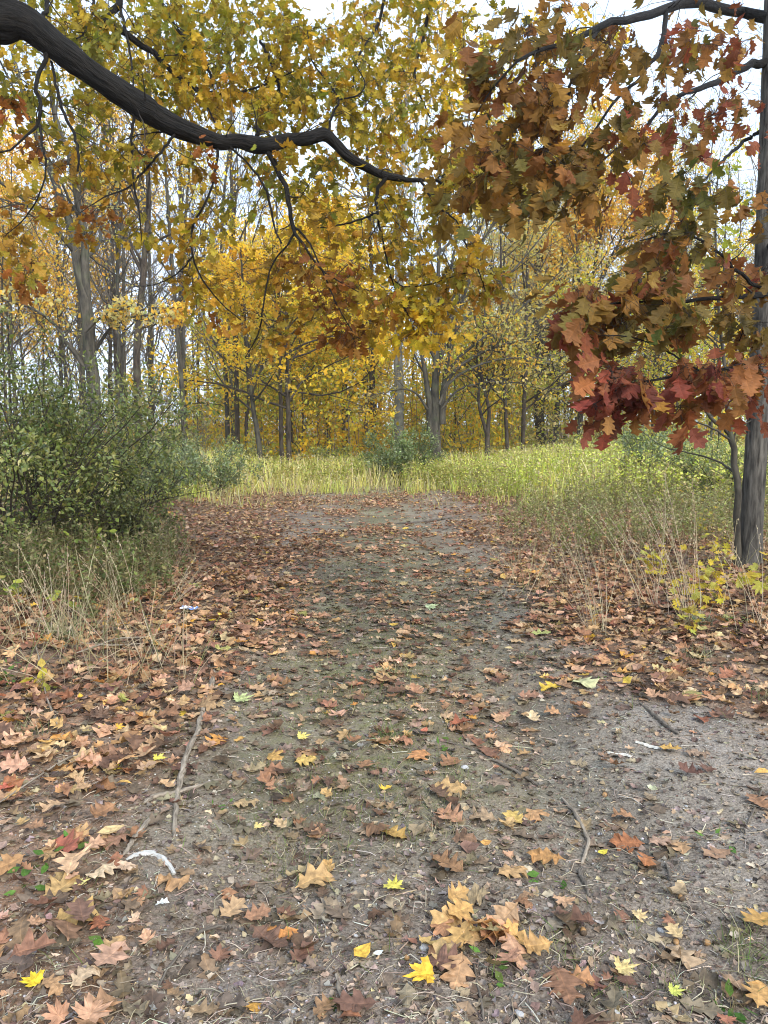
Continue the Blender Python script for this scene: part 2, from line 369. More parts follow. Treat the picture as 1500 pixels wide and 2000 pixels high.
M_LEAF = leaf_mat('tree_leaf', False, .45, .6, .2, True, .45, 1.1)
M_LEAF_O = leaf_mat('tree_leaf_single', True, .45, .6, .2, True, .45, 1.1)
M_FAR = leaf_mat('distant_leaf', False, .55, .6, .15, False, .2, 1.45)
M_SHRUB = leaf_mat('shrub_leaf', False, .3, .36, .6, False, .25, 1.2)
M_DRY = leaf_mat('fallen_leaf_blade', False, .15, .65, .25, True, .9)
M_DRY_O = leaf_mat('fallen_leaf_single', True, .15, .6, .3, True, .9)
M_GRASS = leaf_mat('grass_blade', False, .35, .55, .3, False, .25, 1.15)
M_OAKBARK = bark_mat('oak_bark', (.004, .0035, .003), (.026, .022, .018), 70, 9, 1.0, 0, .05)
M_TRUNK = bark_mat('furrowed_bark', (.022, .019, .016), (.12, .11, .095), 30, 4, .8)
M_GREY = bark_mat('grey_bark', (.026, .023, .018), (.10, .088, .068), 12, 3, .5, .5)
M_BROWN = bark_mat('brown_bark', (.02, .015, .011), (.085, .066, .05), 16, 3, .6, .3)
M_BEECH = bark_mat('beech_bark', (.14, .136, .122), (.30, .293, .27), 5, 3, .25, .3)
M_TWIG = bark_mat('twig_bark', (.07, .058, .046), (.19, .165, .135), 30, 8, .3)
M_DTWIG = bark_mat('dark_twig_bark', (.012, .010, .008), (.05, .04, .032), 30, 8, .3)
M_STEM = plain_mat('dry_stem')
M_STICK = bark_mat('weathered_stick', (.10, .08, .06), (.36, .30, .235), 120, 12, .5, 0, .003)
M_DSTICK = bark_mat('dark_stick', (.055, .045, .036), (.19, .16, .13), 120, 12, .5, 0, .003)
M_STONE = plain_mat('stone', 'attr', .75, 45., .25, .4)

# ------------------------------------------------------------------ ground
def lines(segs):
    out = []
    for a, b, n in segs: out += list(np.linspace(a, b, n, endpoint=False))
    return np.array(out + [segs[-1][1]])
gy = lines([(-12, 1.0, 14), (1.0, 5, 130), (5, 12, 110), (12, 30, 70), (30, 90, 40), (90, 700, 18)])
gx = lines([(-500, -60, 8), (-60, -15, 22), (-15, -6, 24), (-6, -2.6, 34), (-2.6, 2.6, 150), (2.6, 6, 34), (6, 15, 24), (15, 60, 22), (60, 500, 8)])
GX, GY = np.meshgrid(gx, gy); GZ = gz_fine(GX, GY)
def drift(px, py, x, y):
    """how thick the fallen leaves lie (0..1.2) at a place, read from the photograph"""
    n = fbm(x * 1.3, y * 1.3, 31, 3); n2 = fbm(x * 4, y * 4, 35, 2)
    le = np.interp(py, [960, 1050, 1150, 1250, 1350, 1450, 1550, 1650, 1800, 2050], [600, 560, 585, 570, 470, 390, 300, 240, 230, 230])
    re = np.interp(py, [960, 1050, 1150, 1230, 1300, 1370, 1420, 1500], [900, 950, 1000, 1010, 1120, 1330, 1500, 1750])
    jit = (n - .5) * 240
    dl = sstep(60, -80, px - le + jit); dr = sstep(-60, 80, px - re + jit)
    far = sstep(1170, 1020, py + (n - .5) * 160)
    base = 0.12 + 0.42 * sstep(.45, .75, n2) * sstep(1700, 1250, py) + .05 * sstep(1550, 1800, py)
    base = np.where(px > 1050, base * np.interp(py, [1300, 1400, 1700, 1850], [1, .16, .2, 1]), base)
    track = sstep(.4, .7, fbm(x * 1.1, y * 1.1, 44, 3)) * .75 + .1
    d = np.maximum(base, np.maximum(dl * (.55 + .6 * n), dr * (.6 + .6 * n)))
    return np.clip(np.maximum(d, far * track * 1.3), 0, 1.2)
gv = np.column_stack([GX.ravel(), GY.ravel(), GZ.ravel()]); ppx, ppy = project(gv)
front = gv[:, 1] > 1
zone = np.zeros((len(gv), 3))
zone[:, 0] = np.where(front, np.clip(drift(ppx, ppy, gv[:, 0], gv[:, 1]) * 1.1, 0, 1), .5)
zone[:, 1] = np.clip(1.0 * np.exp(-((gv[:, 0] + .1) / .9) ** 2) * sstep(2.2, 3.5, gv[:, 1]) + .5 * np.exp(-((ppx - 850) / 230) ** 2 - ((ppy - 1180) / 110) ** 2) + sstep(22, 26, gv[:, 1]) * sstep(42, 32, gv[:, 1]), 0, 1)
zone[:, 2] = np.exp(-((ppx - 960) / 110) ** 2 - ((ppy - 1215) / 50) ** 2) + .35 * np.exp(-((ppx - 1330) / 260) ** 2 - ((ppy - 1500) / 110) ** 2)
ny, nx = GX.shape; ii = np.arange(ny - 1)[:, None] * nx; jj = np.arange(nx - 1)[None]
gq = np.stack([ii + jj, ii + jj + 1, ii + jj + nx + 1, ii + jj + nx], -1).reshape(-1, 4)
g = Geo(); g.add(gv, gq, np.clip(zone, 0, 1)); go = g.build('ground', M_GROUND); go['kind'] = 'structure'; go['label'] = 'bare woodland soil track strewn with leaves'

# ------------------------------------------------------------------ trees of the wood
YEL = [(.72, .50, .045), (.76, .50, .04), (.60, .46, .07), (.72, .45, .04)]
ORG = [(.64, .38, .06), (.68, .43, .06), (.58, .32, .05), (.64, .46, .08)]
PALE = [(.52, .45, .18), (.46, .41, .18), (.55, .45, .16), (.40, .37, .16)]
LIME = [(.46, .46, .07), (.54, .48, .07), (.36, .40, .07)]
T_FAR = [blade(.55, .5), blade(.7, .9), blade(.45, -.3)]
def stem_from_pixels(pl, d, below=0.25):
    """pl: (px, py, width px); the first point is set on the ground"""
    out = []
    for k, e in enumerate(pl):
        dd = d + (e[3] if len(e) > 3 else 0); p = at(e[0], e[1], dd); out.append([*p, e[2] / FPX * dd / 2 * .7])
    out = np.array(out)
    if below: out[0, 2] = gz(out[0, 0], out[0, 1]) - below
    return out
class Plant: pass
def make_tree(label, stems, bark, pal, leaves, cat='tree', name='tree', lvl=(12, 5, 5), ang=(1.0, .8, .8), l1=(.22, .36), start=.3, up=.06, flat=0., leaf=.15, wts=None, ksides=12,
              group=None, twig=None, limbs=(), spread=.16, jit=.13, l2=(.4, .6), l3=(.4, .65), r1=.5, tiers=None, flared=True):
    base = stems[0][0, :3].copy(); root = thing(name, label, cat, base, group)
    g = Geo(); allP, allR = [], []
    for s in stems:
        r = resample(s, 16); r[:, :3] += rng.normal(size=(16, 3)) * (r[:, 3:4] * .12); r[:, 3] = np.maximum(r[:, 3], .012)
        if flared and s is stems[0]: r[0, 3] *= 1.3; r[1, 3] *= 1.04
        v, f, tx = tubes(r[:, :3], r[:, 3], ksides); g.add(v, f, (1, 1, 1), tx); allP.append(r[:, :3]); allR.append(r[:, 3])
    g.build('trunk', bark, root)
    for lp in limbs:                      # limbs one can pick out in the photograph
        r = resample(lp, 12); v, f, tx = tubes(r[:, :3], r[:, 3], 7); gg = Geo(); gg.add(v, f, (1, 1, 1), tx); gg.build('limb', bark, root)
        allP.append(resample(r[:, :3], 16)); allR.append(np.interp(np.linspace(0, 1, 16), np.linspace(0, 1, 12), r[:, 3]))
    P, Rd = np.array(allP), np.array(allR)
    P1, R1 = spawn(P, Rd, lvl[0], start, .98, ang[0], .18, l1, 7, r1, up, jit, flat)
    P2, R2 = spawn(P1, R1, lvl[1], .2, 1., ang[1], .25, l2, 6, .55, up * .7, jit * 1.1, flat)
    P3, R3 = spawn(P2, R2, lvl[2], .15, 1., ang[2], .3, l3, 5, .55, up * .5, jit * 1.3, flat, tipr=.4)
    R3 = np.maximum(R3, .004); R2 = np.maximum(R2, .005)
    tg = Geo()
    if group is None:
        for i in range(len(P1)): v, f, tx = tubes(P1[i], R1[i], 6); gg = Geo(); gg.add(v, f, (1, 1, 1), tx); gg.build('limb', bark, root)
    for PP, RR, k in ((P1, R1, 6), (P2, R2, 4), (P3, R3, 3))[1 if group is None else 0:]:
        v, f, tx = tubes(PP, RR, k); tg.add(v, f, (1, 1, 1), tx)
    tg.build('twig', twig or bark, root, stuff=True)
    if leaves:
        per = max(1, int(round(leaves / len(P3)))); q, dr = along(P3, per, .1, 1.)
        keep = rng.random(len(q)) < leaves / len(q); q, dr = q[keep], dr[keep]; n = len(q)
        q = q + rng.normal(size=(n, 3)) * spread * np.array([1, 1, .55])
        nor = rdir(n) * .8 + np.array([0, 0, .8]); yd = dr * .5 + rdir(n) * .7 + np.array([0, 0, -.25])
        clump = fbm(q[:, 0] * .8, q[:, 2] * .8 + q[:, 1] * .5, 5, 2)[:, None]
        col = pick(pal, n, .15, wts) * (.85 + .35 * clump)
        cg = Geo(); scatter(cg, T_FAR, q, yd, nor, leaf * (.7 + .6 * rng.random(n)), np.clip(col, 0, .8)); cg.build('crown', M_FAR, root, False, stuff=True)
    return root
def limb_px(pl, d): return stem_from_pixels(pl, d, 0)
TREES = 'trees of the wood'
# the big forked tree on the left
make_tree('grey forked tree with two tall stems rising behind the left thicket', [
    stem_from_pixels([(190, 880, 36), (184, 780, 36), (177, 690, 33), (168, 600, 34), (152, 520, 26), (140, 440, 22), (118, 380, 20), (85, 300, 18, 1), (50, 200, 14, 1), (20, 80, 9, 2), (0, -60, 5, 3)], 21),
    stem_from_pixels([(170, 620, 24), (166, 540, 24), (166, 460, 20), (154, 410, 18), (140, 320, 16, -.5), (110, 240, 14, -.5), (95, 150, 10, -1), (70, 20, 6, -1)], 21, 0)],
    M_GREY, PALE + ORG[:2], 1500, lvl=(9, 5, 6), ang=(.9, .7, .7), start=.35, l1=(.16, .3), limbs=[
    limb_px([(168, 720, 13), (150, 695, 12), (125, 665, 11), (118, 645, 9), (70, 605, 7), (20, 590, 5), (-60, 560, 3)], 21),
    limb_px([(182, 690, 12), (205, 655, 9), (222, 635, 8), (262, 618, 6), (300, 615, 5), (340, 600, 3)], 21.3),
    limb_px([(165, 650, 9), (190, 625, 8), (215, 612, 7), (262, 595, 4)], 20.6),
    limb_px([(175, 460, 11), (184, 430, 9), (195, 405, 7), (220, 370, 5), (240, 300, 3)], 21.2)])
make_tree('brown straight tree right of the grey forked tree', [
    stem_from_pixels([(272, 890, 23), (270, 800, 21), (267, 700, 20), (272, 600, 19), (281, 520, 17), (290, 420, 15), (288, 300, 12), (292, 180, 9), (285, 40, 5)], 25),
    stem_from_pixels([(280, 540, 11), (262, 500, 10), (240, 450, 9), (232, 380, 7), (205, 280, 5), (190, 150, 3)], 25, 0)],
    M_BROWN, ORG, 1100, lvl=(9, 5, 5), start=.45, ang=(.7, .7, .7), limbs=[limb_px([(270, 640, 8), (300, 635, 6), (328, 618, 4), (350, 600, 2)], 25)])
make_tree('slim grey tree leaning between the brown tree and the yellow maple', [
    stem_from_pixels([(361, 890, 14), (358, 800, 14), (350, 700, 13), (344, 620, 12), (338, 540, 11), (330, 430, 9), (322, 300, 7), (318, 150, 4)], 27),
    stem_from_pixels([(358, 720, 10), (360, 620, 9), (357, 540, 8), (362, 430, 7), (372, 300, 5), (380, 160, 3)], 27.3, 0)], M_GREY, YEL + PALE, 900, lvl=(9, 5, 5), start=.45, ang=(.6, .6, .7))
make_tree('thin pale bare tree close behind the grey forked tree', [stem_from_pixels([(236, 880, 12), (232, 780, 11), (232, 680, 10), (230, 560, 9), (226, 420, 7), (215, 260, 5), (205, 100, 3)], 29)], M_GREY, ORG, 400, lvl=(16, 5, 5), start=.3, ang=(.7, .6, .7))
make_tree('dark upright trunk behind the glossy shrub at left centre', [stem_from_pixels([(463, 900, 15), (463, 820, 14), (461, 720, 13), (460, 600, 12), (458, 500, 11), (452, 350, 9), (450, 180, 6), (446, 20, 4)], 33)], M_BROWN, YEL + PALE, 1500, lvl=(16, 5, 5), start=.35, ang=(.8, .7, .7))
make_tree('thin dark trunk just right of the upright dark one', [stem_from_pixels([(484, 905, 10), (481, 830, 10), (486, 760, 9), (480, 680, 8), (476, 560, 6), (480, 430, 4)], 33)], M_BROWN, YEL + LIME, 1300, lvl=(14, 5, 5), start=.35, ang=(1., .8, .8), flat=.5)
make_tree('crooked mossy trunk leaning left at the meadow edge', [stem_from_pixels([(512, 925, 16), (507, 880, 15), (500, 830, 14), (492, 780, 12), (488, 720, 10), (478, 620, 8), (470, 480, 5)], 30)], M_GREY, PALE + YEL, 900, lvl=(12, 5, 5), start=.4, ang=(.9, .7, .7))
# yellow maple with layered boughs
make_tree('yellow maple with layered level boughs at the meadow edge', [stem_from_pixels([(565, 925, 15), (564, 860, 14), (562, 780, 13), (560, 700, 12), (559, 620, 9), (562, 540, 7), (566, 440, 4)], 30)], M_BROWN, YEL, 12000, lvl=(26, 7, 5), ang=(1.15, .75, .8), l1=(.42, .68),
          start=.28, up=.035, flat=.75, leaf=.17, spread=.11)
make_tree('dark trunk standing close beside the yellow maple', [stem_from_pixels([(550, 915, 12), (549, 850, 12), (548, 760, 11), (547, 660, 9), (543, 520, 7), (540, 380, 4)], 32)], M_BROWN, YEL, 3500, lvl=(16, 6, 5), start=.35, flat=.5, l1=(.3, .45))
make_tree('twin stemmed slim dark tree in front of yellow leaves', [stem_from_pixels([(673, 900, 8), (671, 840, 8), (668, 760, 7), (664, 680, 6), (662, 560, 5), (655, 420, 3)], 38), stem_from_pixels([(677, 890, 6), (678, 800, 5), (674, 700, 4), (680, 600, 3)], 38)], M_BROWN, YEL + LIME[:1], 6500, lvl=(14, 7, 5), start=.25, flat=.6, l1=(.35, .55), leaf=.18)
make_tree('straight brown trunk left of the pale beech', [stem_from_pixels([(733, 900, 19), (730, 840, 17), (728, 760, 16), (726, 680, 14), (725, 560, 12), (722, 420, 10), (715, 240, 7), (712, 60, 4)], 36)], M_BROWN, YEL + ORG, 3800, lvl=(15, 6, 5), start=.3, flat=.3)
make_tree('dead broken stump trunk tucked beside the straight brown trunk', [stem_from_pixels([(715, 900, 15), (714, 850, 14), (715, 790, 12), (714, 740, 13), (716, 705, 9)], 38)], M_DSTICK, YEL, 0, lvl=(3, 3, 3), start=.5, l1=(.1, .2))
make_tree('tall pale smooth beech trunk rising behind the green shrub', [stem_from_pixels([(783, 900, 30), (781, 840, 28), (778, 760, 26), (777, 660, 24), (778, 560, 23), (780, 460, 20), (784, 380, 18), (792, 240, 14), (798, 100, 10), (804, -40, 6)], 33),
    stem_from_pixels([(780, 450, 14), (796, 420, 13), (806, 370, 10), (826, 280, 8), (850, 130, 5), (870, -30, 3)], 33, 0)], M_BEECH, YEL + ORG, 3600, lvl=(12, 6, 5), start=.45, ang=(.8, .7, .7), twig=M_TWIG)
# vase shaped tree with sweeping bare limbs
vs = [stem_from_pixels([(852, 900, 32), (850, 830, 28), (849, 770, 22), (851, 700, 18), (852, 640, 15), (856, 540, 11), (862, 420, 8), (872, 280, 5), (880, 150, 3)], 30)]
vs += [stem_from_pixels(p, 30, 0) for p in (
    [(840, 850, 22), (838, 790, 18), (832, 740, 14), (824, 690, 11), (815, 620, 8), (806, 540, 6), (800, 430, 4)],
    [(862, 830, 20), (866, 760, 16), (872, 720, 13), (885, 660, 11), (900, 600, 9), (925, 520, 7), (960, 440, 5), (1010, 360, 3)],
    [(852, 740, 14), (870, 660, 12), (892, 590, 10), (920, 500, 7), (950, 410, 5), (985, 320, 3)],
    [(853, 700, 12), (866, 620, 10), (880, 530, 8), (898, 430, 6), (915, 320, 4), (930, 220, 3)])]
make_tree('vase shaped tree with many bare limbs sweeping to the right', vs, M_GREY, PALE + YEL[:1], 2600, lvl=(7, 6, 7), ang=(.65, .55, .6), l1=(.32, .5), start=.35, up=.03, twig=M_TWIG, limbs=[
    limb_px([(866, 760, 11), (890, 722, 9), (930, 695, 8), (985, 672, 6), (1050, 660, 4), (1130, 655, 2)], 29.5),
    limb_px([(866, 735, 10), (905, 690, 8), (960, 650, 7), (1020, 600, 5), (1085, 540, 3), (1130, 490, 2)], 29.8),
    limb_px([(858, 790, 10), (880, 745, 8), (930, 715, 7), (990, 700, 5), (1070, 700, 3), (1130, 715, 2)], 29),
    limb_px([(858, 690, 10), (895, 640, 8), (950, 580, 7), (1010, 520, 5), (1075, 440, 3), (1110, 390, 2)], 30),
    limb_px([(868, 745, 9), (915, 705, 8), (975, 665, 6), (1040, 630, 4), (1120, 600, 2)], 30.4),
    limb_px([(862, 800, 8), (890, 765, 6), (930, 750, 5), (990, 745, 3), (1060, 760, 2)], 29.4),
    limb_px([(835, 800, 8), (815, 770, 6), (790, 760, 5), (755, 765, 3), (700, 780, 2)], 29.8),
    limb_px([(862, 650, 10), (890, 570, 8), (930, 490, 6), (985, 410, 4), (1050, 330, 2)], 30.2)])
make_tree('twisted dark tree forking into two crooked stems', [
    stem_from_pixels([(953, 905, 14), (953, 875, 14), (951, 845, 13), (945, 828, 10), (938, 805, 9), (934, 775, 8), (938, 750, 8), (932, 715, 7), (930, 660, 6), (925, 560, 4)], 30),
    stem_from_pixels([(951, 850, 12), (954, 825, 11), (955, 800, 10), (948, 770, 9), (942, 745, 9), (940, 710, 7), (944, 650, 5), (950, 560, 3)], 30, 0)], M_BROWN, ORG + LIME, 1500, lvl=(10, 5, 5), start=.4, flat=.3, l1=(.3, .5))
make_tree('slender dark straight trunk with orange leaves behind it', [stem_from_pixels([(992, 905, 11), (990, 850, 11), (986, 780, 10), (983, 720, 9), (981, 620, 8), (978, 480, 6), (980, 320, 4)], 31)], M_BROWN, ORG + PALE, 2200, lvl=(16, 6, 5), start=.3, flat=.4)
make_tree('dark slim trunk left of the thickest far trunk', [stem_from_pixels([(1020, 895, 13), (1022, 830, 12), (1026, 740, 11), (1028, 640, 9), (1030, 520, 7), (1034, 380, 4)], 33)], M_BROWN, PALE, 2600, lvl=(18, 6, 6), start=.25, flat=.4, l1=(.3, .5), twig=M_TWIG)
make_tree('thickest far trunk in a haze of pale leaves', [stem_from_pixels([(1054, 890, 32), (1054, 830, 29), (1053, 760, 25), (1052, 660, 21), (1050, 540, 18), (1046, 420, 14), (1040, 280, 9), (1034, 120, 5)], 38)], M_BROWN, PALE, 6500, lvl=(22, 6, 6), start=.22, l1=(.3, .46), twig=M_TWIG, leaf=.13)
make_tree('grey brown trunk right of the thickest far trunk', [stem_from_pixels([(1088, 885, 18), (1087, 830, 17), (1090, 760, 15), (1092, 660, 12), (1096, 540, 9), (1104, 400, 6), (1110, 240, 3)], 37)], M_GREY, PALE + YEL, 5500, lvl=(20, 6, 5), start=.25, l1=(.3, .46), leaf=.14)
make_tree('big orange yellow maple with a full rounded crown at right', [stem_from_pixels([(1132, 890, 14), (1135, 800, 13), (1140, 690, 12), (1150, 600, 10), (1165, 500, 8), (1185, 400, 6), (1200, 280, 4)], 36),
    stem_from_pixels([(1140, 640, 9), (1160, 570, 8), (1195, 500, 7), (1230, 430, 5), (1262, 330, 3)], 36, 0), stem_from_pixels([(1140, 620, 8), (1130, 550, 7), (1125, 470, 5), (1120, 380, 3)], 36, 0)], M_BROWN, ORG, 15000, lvl=(13, 7, 6), ang=(.75, .7, .7), l1=(.38, .55), start=.35, leaf=.16, spread=.2)
make_tree('slim bare tree behind the red leaves at right', [stem_from_pixels([(1278, 880, 9), (1276, 780, 9), (1280, 680, 8), (1284, 560, 7), (1290, 420, 5), (1300, 260, 3)], 40), stem_from_pixels([(1262, 880, 7), (1262, 760, 6), (1258, 640, 5), (1262, 500, 3)], 40)], M_GREY, PALE + YEL, 1800, lvl=(14, 5, 5), start=.35)
make_tree('pale barked sapling cluster behind the right hand trunk', [stem_from_pixels([(1408, 880, 9), (1404, 760, 8), (1410, 620, 7), (1415, 480, 5), (1425, 320, 3)], 28), stem_from_pixels([(1388, 880, 7), (1392, 770, 6), (1398, 640, 5), (1402, 500, 3)], 28)], M_GREY, YEL + LIME, 2600, lvl=(13, 5, 5), start=.35)

# trees further back: a few kinds, each grown once and copied
def copy_tree(root, loc, rz, sc, label):
    c = root.copy(); S.collection.objects.link(c); c.location = loc; c.rotation_euler = (0, 0, rz); c.scale = (sc,) * 3; c['label'] = label
    for ch in root.children:
        k = ch.copy(); S.collection.objects.link(k); k.parent = c
    return c
def proto(kind, h, r, bark, pal, leaves, label, group, **kw):
    x, y = 0.0, 60.0
    lean = rng.normal(size=(5, 2)) * .25
    s = np.array([[x + lean[i, 0] * i * .3, y + lean[i, 1] * i * .3, h * i / 4 - (.3 if i == 0 else 0), r * (1 - .22 * i)] for i in range(5)]); s[0, :2] = x, y
    rt = make_tree(label, [s], bark, pal, leaves, group=group, ksides=8, **kw); return rt
KINDS = [
    ('bare grey tree standing deep in the wood', 'bare grey trees deep in the wood', proto('a', 20, .11, M_GREY, PALE, 250, '', '', lvl=(26, 6, 6), start=.15, ang=(.65, .6, .6), twig=M_TWIG)),
    ('bare brown tree with a slim trunk deep in the wood', 'bare brown trees deep in the wood', proto('b', 23, .125, M_BROWN, ORG, 700, '', '', lvl=(20, 5, 5), start=.35, ang=(.75, .7, .7), twig=M_TWIG)),
    ('yellow leaved tree standing deep in the wood', 'yellow trees deep in the wood', proto('c', 13, .085, M_BROWN, YEL, 6000, '', '', lvl=(24, 6, 5), start=.15, ang=(1.1, .8, .8), flat=.6, l1=(.3, .42), leaf=.2, spread=.2)),
    ('orange leaved tree standing deep in the wood', 'orange trees deep in the wood', proto('d', 17, .11, M_BROWN, ORG, 5000, '', '', lvl=(22, 6, 5), start=.3, ang=(.85, .8, .8), l1=(.28, .4), leaf=.2, spread=.25)),
    ('pale sparse leaved tree standing deep in the wood', 'pale sparse trees deep in the wood', proto('e', 16, .08, M_GREY, PALE, 3200, '', '', lvl=(24, 6, 5), start=.15, ang=(.8, .7, .7), l1=(.28, .4), leaf=.15, spread=.25, twig=M_TWIG)),
    ('lime green leaved young tree among the far trunks', 'lime green young trees among the far trunks', proto('f', 8, .05, M_BROWN, LIME + YEL[:1], 4000, '', '', lvl=(20, 6, 5), start=.1, ang=(1.0, .8, .8), flat=.4, l1=(.35, .5), leaf=.16, spread=.22))]
spots = []
NEAR = [(60, 'left of everything, behind the edge of the thicket'), (240, 'behind the grey forked tree'), (330, 'behind the brown straight tree'), (440, 'around the slim leaning grey tree'), (520, 'behind the crooked mossy trunk'), (620, 'behind the yellow maple'), (720, 'left of the pale beech'),
        (815, 'around the pale beech'), (920, 'behind the vase shaped tree'), (1010, 'behind the twisted dark tree'), (1110, 'around the thickest far trunk'), (1240, 'under the big orange yellow maple'), (1360, 'behind the red oak sprays'), (9999, 'behind the sapling and furrowed trunk')]
def place(kind, px, d, sc=1.0):
    lab, grp, rt = KINDS[kind]; wh = next(b for a, b in NEAR if px < a); lab = lab.split(' deep')[0].split(' standing')[0].split(' among')[0] + ' ' + wh; grp = lab.replace('tree ', 'trees ', 1); x = (px - 750) / FPX * d
    for (a, b) in spots:
        if (a - x) ** 2 + (b - d) ** 2 < 1.6: return
    z = float(gz(x, d)); rz = rng.random() * 6.28; sc = sc * (.85 + .3 * rng.random())
    if not rt.get('used'):
        rt.location = (x, d, z); rt.scale = (sc,) * 3; rt['label'] = lab; rt['group'] = grp; rt['used'] = 1
    else:
        c = copy_tree(rt, (x, d, z), rz, sc, lab); c['group'] = grp
    spots.append((x, d))
# (kind, px range, depth range, count)
for kind, a, b, d0, d1, n, sc in [
        (0, -60, 480, 34, 60, 16, 1.0), (1, -80, 500, 38, 62, 6, 1.0), (3, -100, 180, 30, 44, 5, .75), (3, -60, 420, 44, 60, 6, 1.0), (4, -60, 400, 36, 55, 6, .8),
        (2, 380, 900, 40, 60, 10, 1.0), (5, 360, 700, 34, 52, 9, 1.), (0, 440, 900, 46, 65, 4, 1.0), (1, 440, 900, 46, 65, 2, 1.0),
        (4, 880, 1260, 38, 58, 8, 1.0), (2, 880, 1300, 40, 60, 6, 1.0), (3, 860, 1200, 42, 60, 4, 1.05), (1, 900, 1500, 46, 65, 4, 1.0), (5, 860, 1500, 34, 50, 9, 1.),
        (0, 1200, 1560, 34, 60, 8, 1.0), (4, 1200, 1560, 36, 60, 8, .9), (2, 1250, 1560, 34, 56, 8, .8)]:
    for _ in range(n): place(kind, a + (b - a) * rng.random(), d0 + (d1 - d0) * rng.random(), sc)
for _, _, rt in KINDS:
    if 'used' in rt: del rt['used']
# the far wood that reads as one mass
g = Geo(); n = 110; x = (rng.random(n) - .5) * 190; y = 62 + rng.random(n) * 60; z0 = gz(x, y); h = 8 + 14 * rng.random(n)
P = np.stack([np.stack([x + rng.normal(size=n) * .3 * k, y, z0 - .3 + (h + .3) * k / 4], 1) for k in range(5)], 1)
v, f, tx = tubes(P, (.05 + .07 * rng.random(n))[:, None] * np.linspace(1, .3, 5)[None], 5); g.add(v, f, (1, 1, 1), tx, 0)
P1, R1 = spawn(P, (.1 + .1 * rng.random(n))[:, None] * np.linspace(1, .3, 5)[None], 26, .15, 1, .7, .2, (.2, .35), 4, .4, .06, .15)
v, f, tx = tubes(P1, np.maximum(R1, .012), 3); g.add(v, f, (1, 1, 1), tx, 0)
q, dr = along(P1, 11); q = q[rng.random(len(q)) < .75]; nn = len(q); q = q + rng.normal(size=(nn, 3)) * np.array([.7, .7, .5])
zn = fbm(q[:, 0] * .09, q[:, 1] * .03, 77, 2)[:, None]
c = np.where(zn > .5, pick(YEL + ORG, nn, .2), pick(PALE + LIME[:1] + ORG[:2], nn, .2))
scatter(g, T_FAR, q, rdir(nn), rdir(nn) + np.array([0, 0, .6]), .28 * (.6 + .8 * rng.random(nn)), c, 1)
n = 60000; x = (rng.random(n) - .5) * 190; y = 52 + rng.random(n) * 60; q = np.column_stack([x, y, gz(x, y) + rng.random(n) ** 1.5 * 9])
scatter(g, T_FAR, q, rdir(n), rdir(n) + np.array([0, 0, .6]), .3 * (.6 + .8 * rng.random(n)), np.where((fbm(x * .12, y * .05, 81, 2) + .25 * np.clip((x / y + .22) * 2.5, -1, .3))[:, None] > .5, pick(YEL + LIME, n, .2), pick([(.24, .20, .14), (.28, .22, .12), (.18, .16, .10), (.17, .18, .07)], n, .2)), 1)
o = g.build('far_woodland', [M_GREY, M_FAR], None, stuff=True); o['label'] = 'far autumn woodland closing the view behind the trees'  # trunks take the paler grey bark: haze over distance put into their colour

# ------------------------------------------------------------------ shrubs and meadow
def brush(n, y0, y1, p0, p1, h0, h1, per, lf, pals, label, seed):
    y = y0 + (y1 - y0) * rng.random(n); px = p0 + (p1 - p0) * rng.random(n); x = (px - 750) / FPX * y; k = fbm(x * .25, y * .25, seed, 2) > .34; x, y, px = x[k], y[k], px[k]; n = len(x)
    h = h0 + (h1 - h0) * rng.random(n) ** 1.5; b = np.column_stack([x, y, gz(x, y) - .05]); ln = rng.normal(size=(n, 2)) * .15
    P = np.stack([b + np.column_stack([ln[:, 0] * h * t, ln[:, 1] * h * t, h * t]) for t in (0, .33, .66, 1)], 1); Rd = (.003 + .0028 * h)[:, None] * np.array([1, .8, .55, .25])
    P1, R1 = spawn(P, Rd, 8, .12, 1., 1.0, .25, (.3, .5), 4, .5, .03, .15, .4)
    g = Geo()
    for PP, RR, kk in ((P, Rd, 5), (P1, np.maximum(R1, .004), 3)): v, f, tx = tubes(PP, RR, kk); g.add(v, f, (1, 1, 1), tx, 0)
    q, dr = along(P1, per, .1, 1.); m = len(q); q = q + rng.normal(size=(m, 3)) * .12; px2, _ = project(q)
    which = np.clip(fbm(q[:, 0] * .22, q[:, 1] * .15, seed + 3, 2) + .1 * rng.normal(size=m), 0, 1)[:, None]
    c = np.where(which > .52, pick(pals[0], m, .16), pick(pals[1], m, .16))
    scatter(g, T_FAR, q, rdir(m) + dr * .4, rdir(m) * .8 + np.array([0, 0, .8]), lf * (.6 + .8 * rng.random(m)), c, 1)
    o = g.build('undergrowth', [M_TWIG, M_FAR], None, stuff=True); o['label'] = label
brush(340, 32, 54, 380, 1000, 1.2, 7.5, 19, .18, (YEL, LIME + YEL), 'yellow and lime saplings and brush massed between the middle trunks', 101)
brush(380, 31, 56, -80, 420, .8, 5, 9, .15, (PALE + ORG[:1], [(.26, .24, .14), (.30, .30, .14), (.22, .18, .11)]), 'dull tan and grey brush between the trunks on the left', 111)
brush(380, 31, 54, 880, 1580, .8, 6.5, 18, .17, (YEL + LIME, PALE + LIME[2:]), 'pale green and yellow brush between the trunks on the right', 121)
GRN = [(.16, .205, .045), (.20, .235, .05), (.115, .155, .036), (.26, .275, .07), (.32, .30, .09)]
SAGE = [(.17, .21, .085), (.24, .27, .13), (.13, .17, .065)]
T_OVAL = [oval(.26, .25, .4, 1), oval(.3, .15, .8, 2), oval(.22, .3, -.3, 3)]
T_OVL = [blade(.5, .5), blade(.6, .8), blade(.42, -.4)]
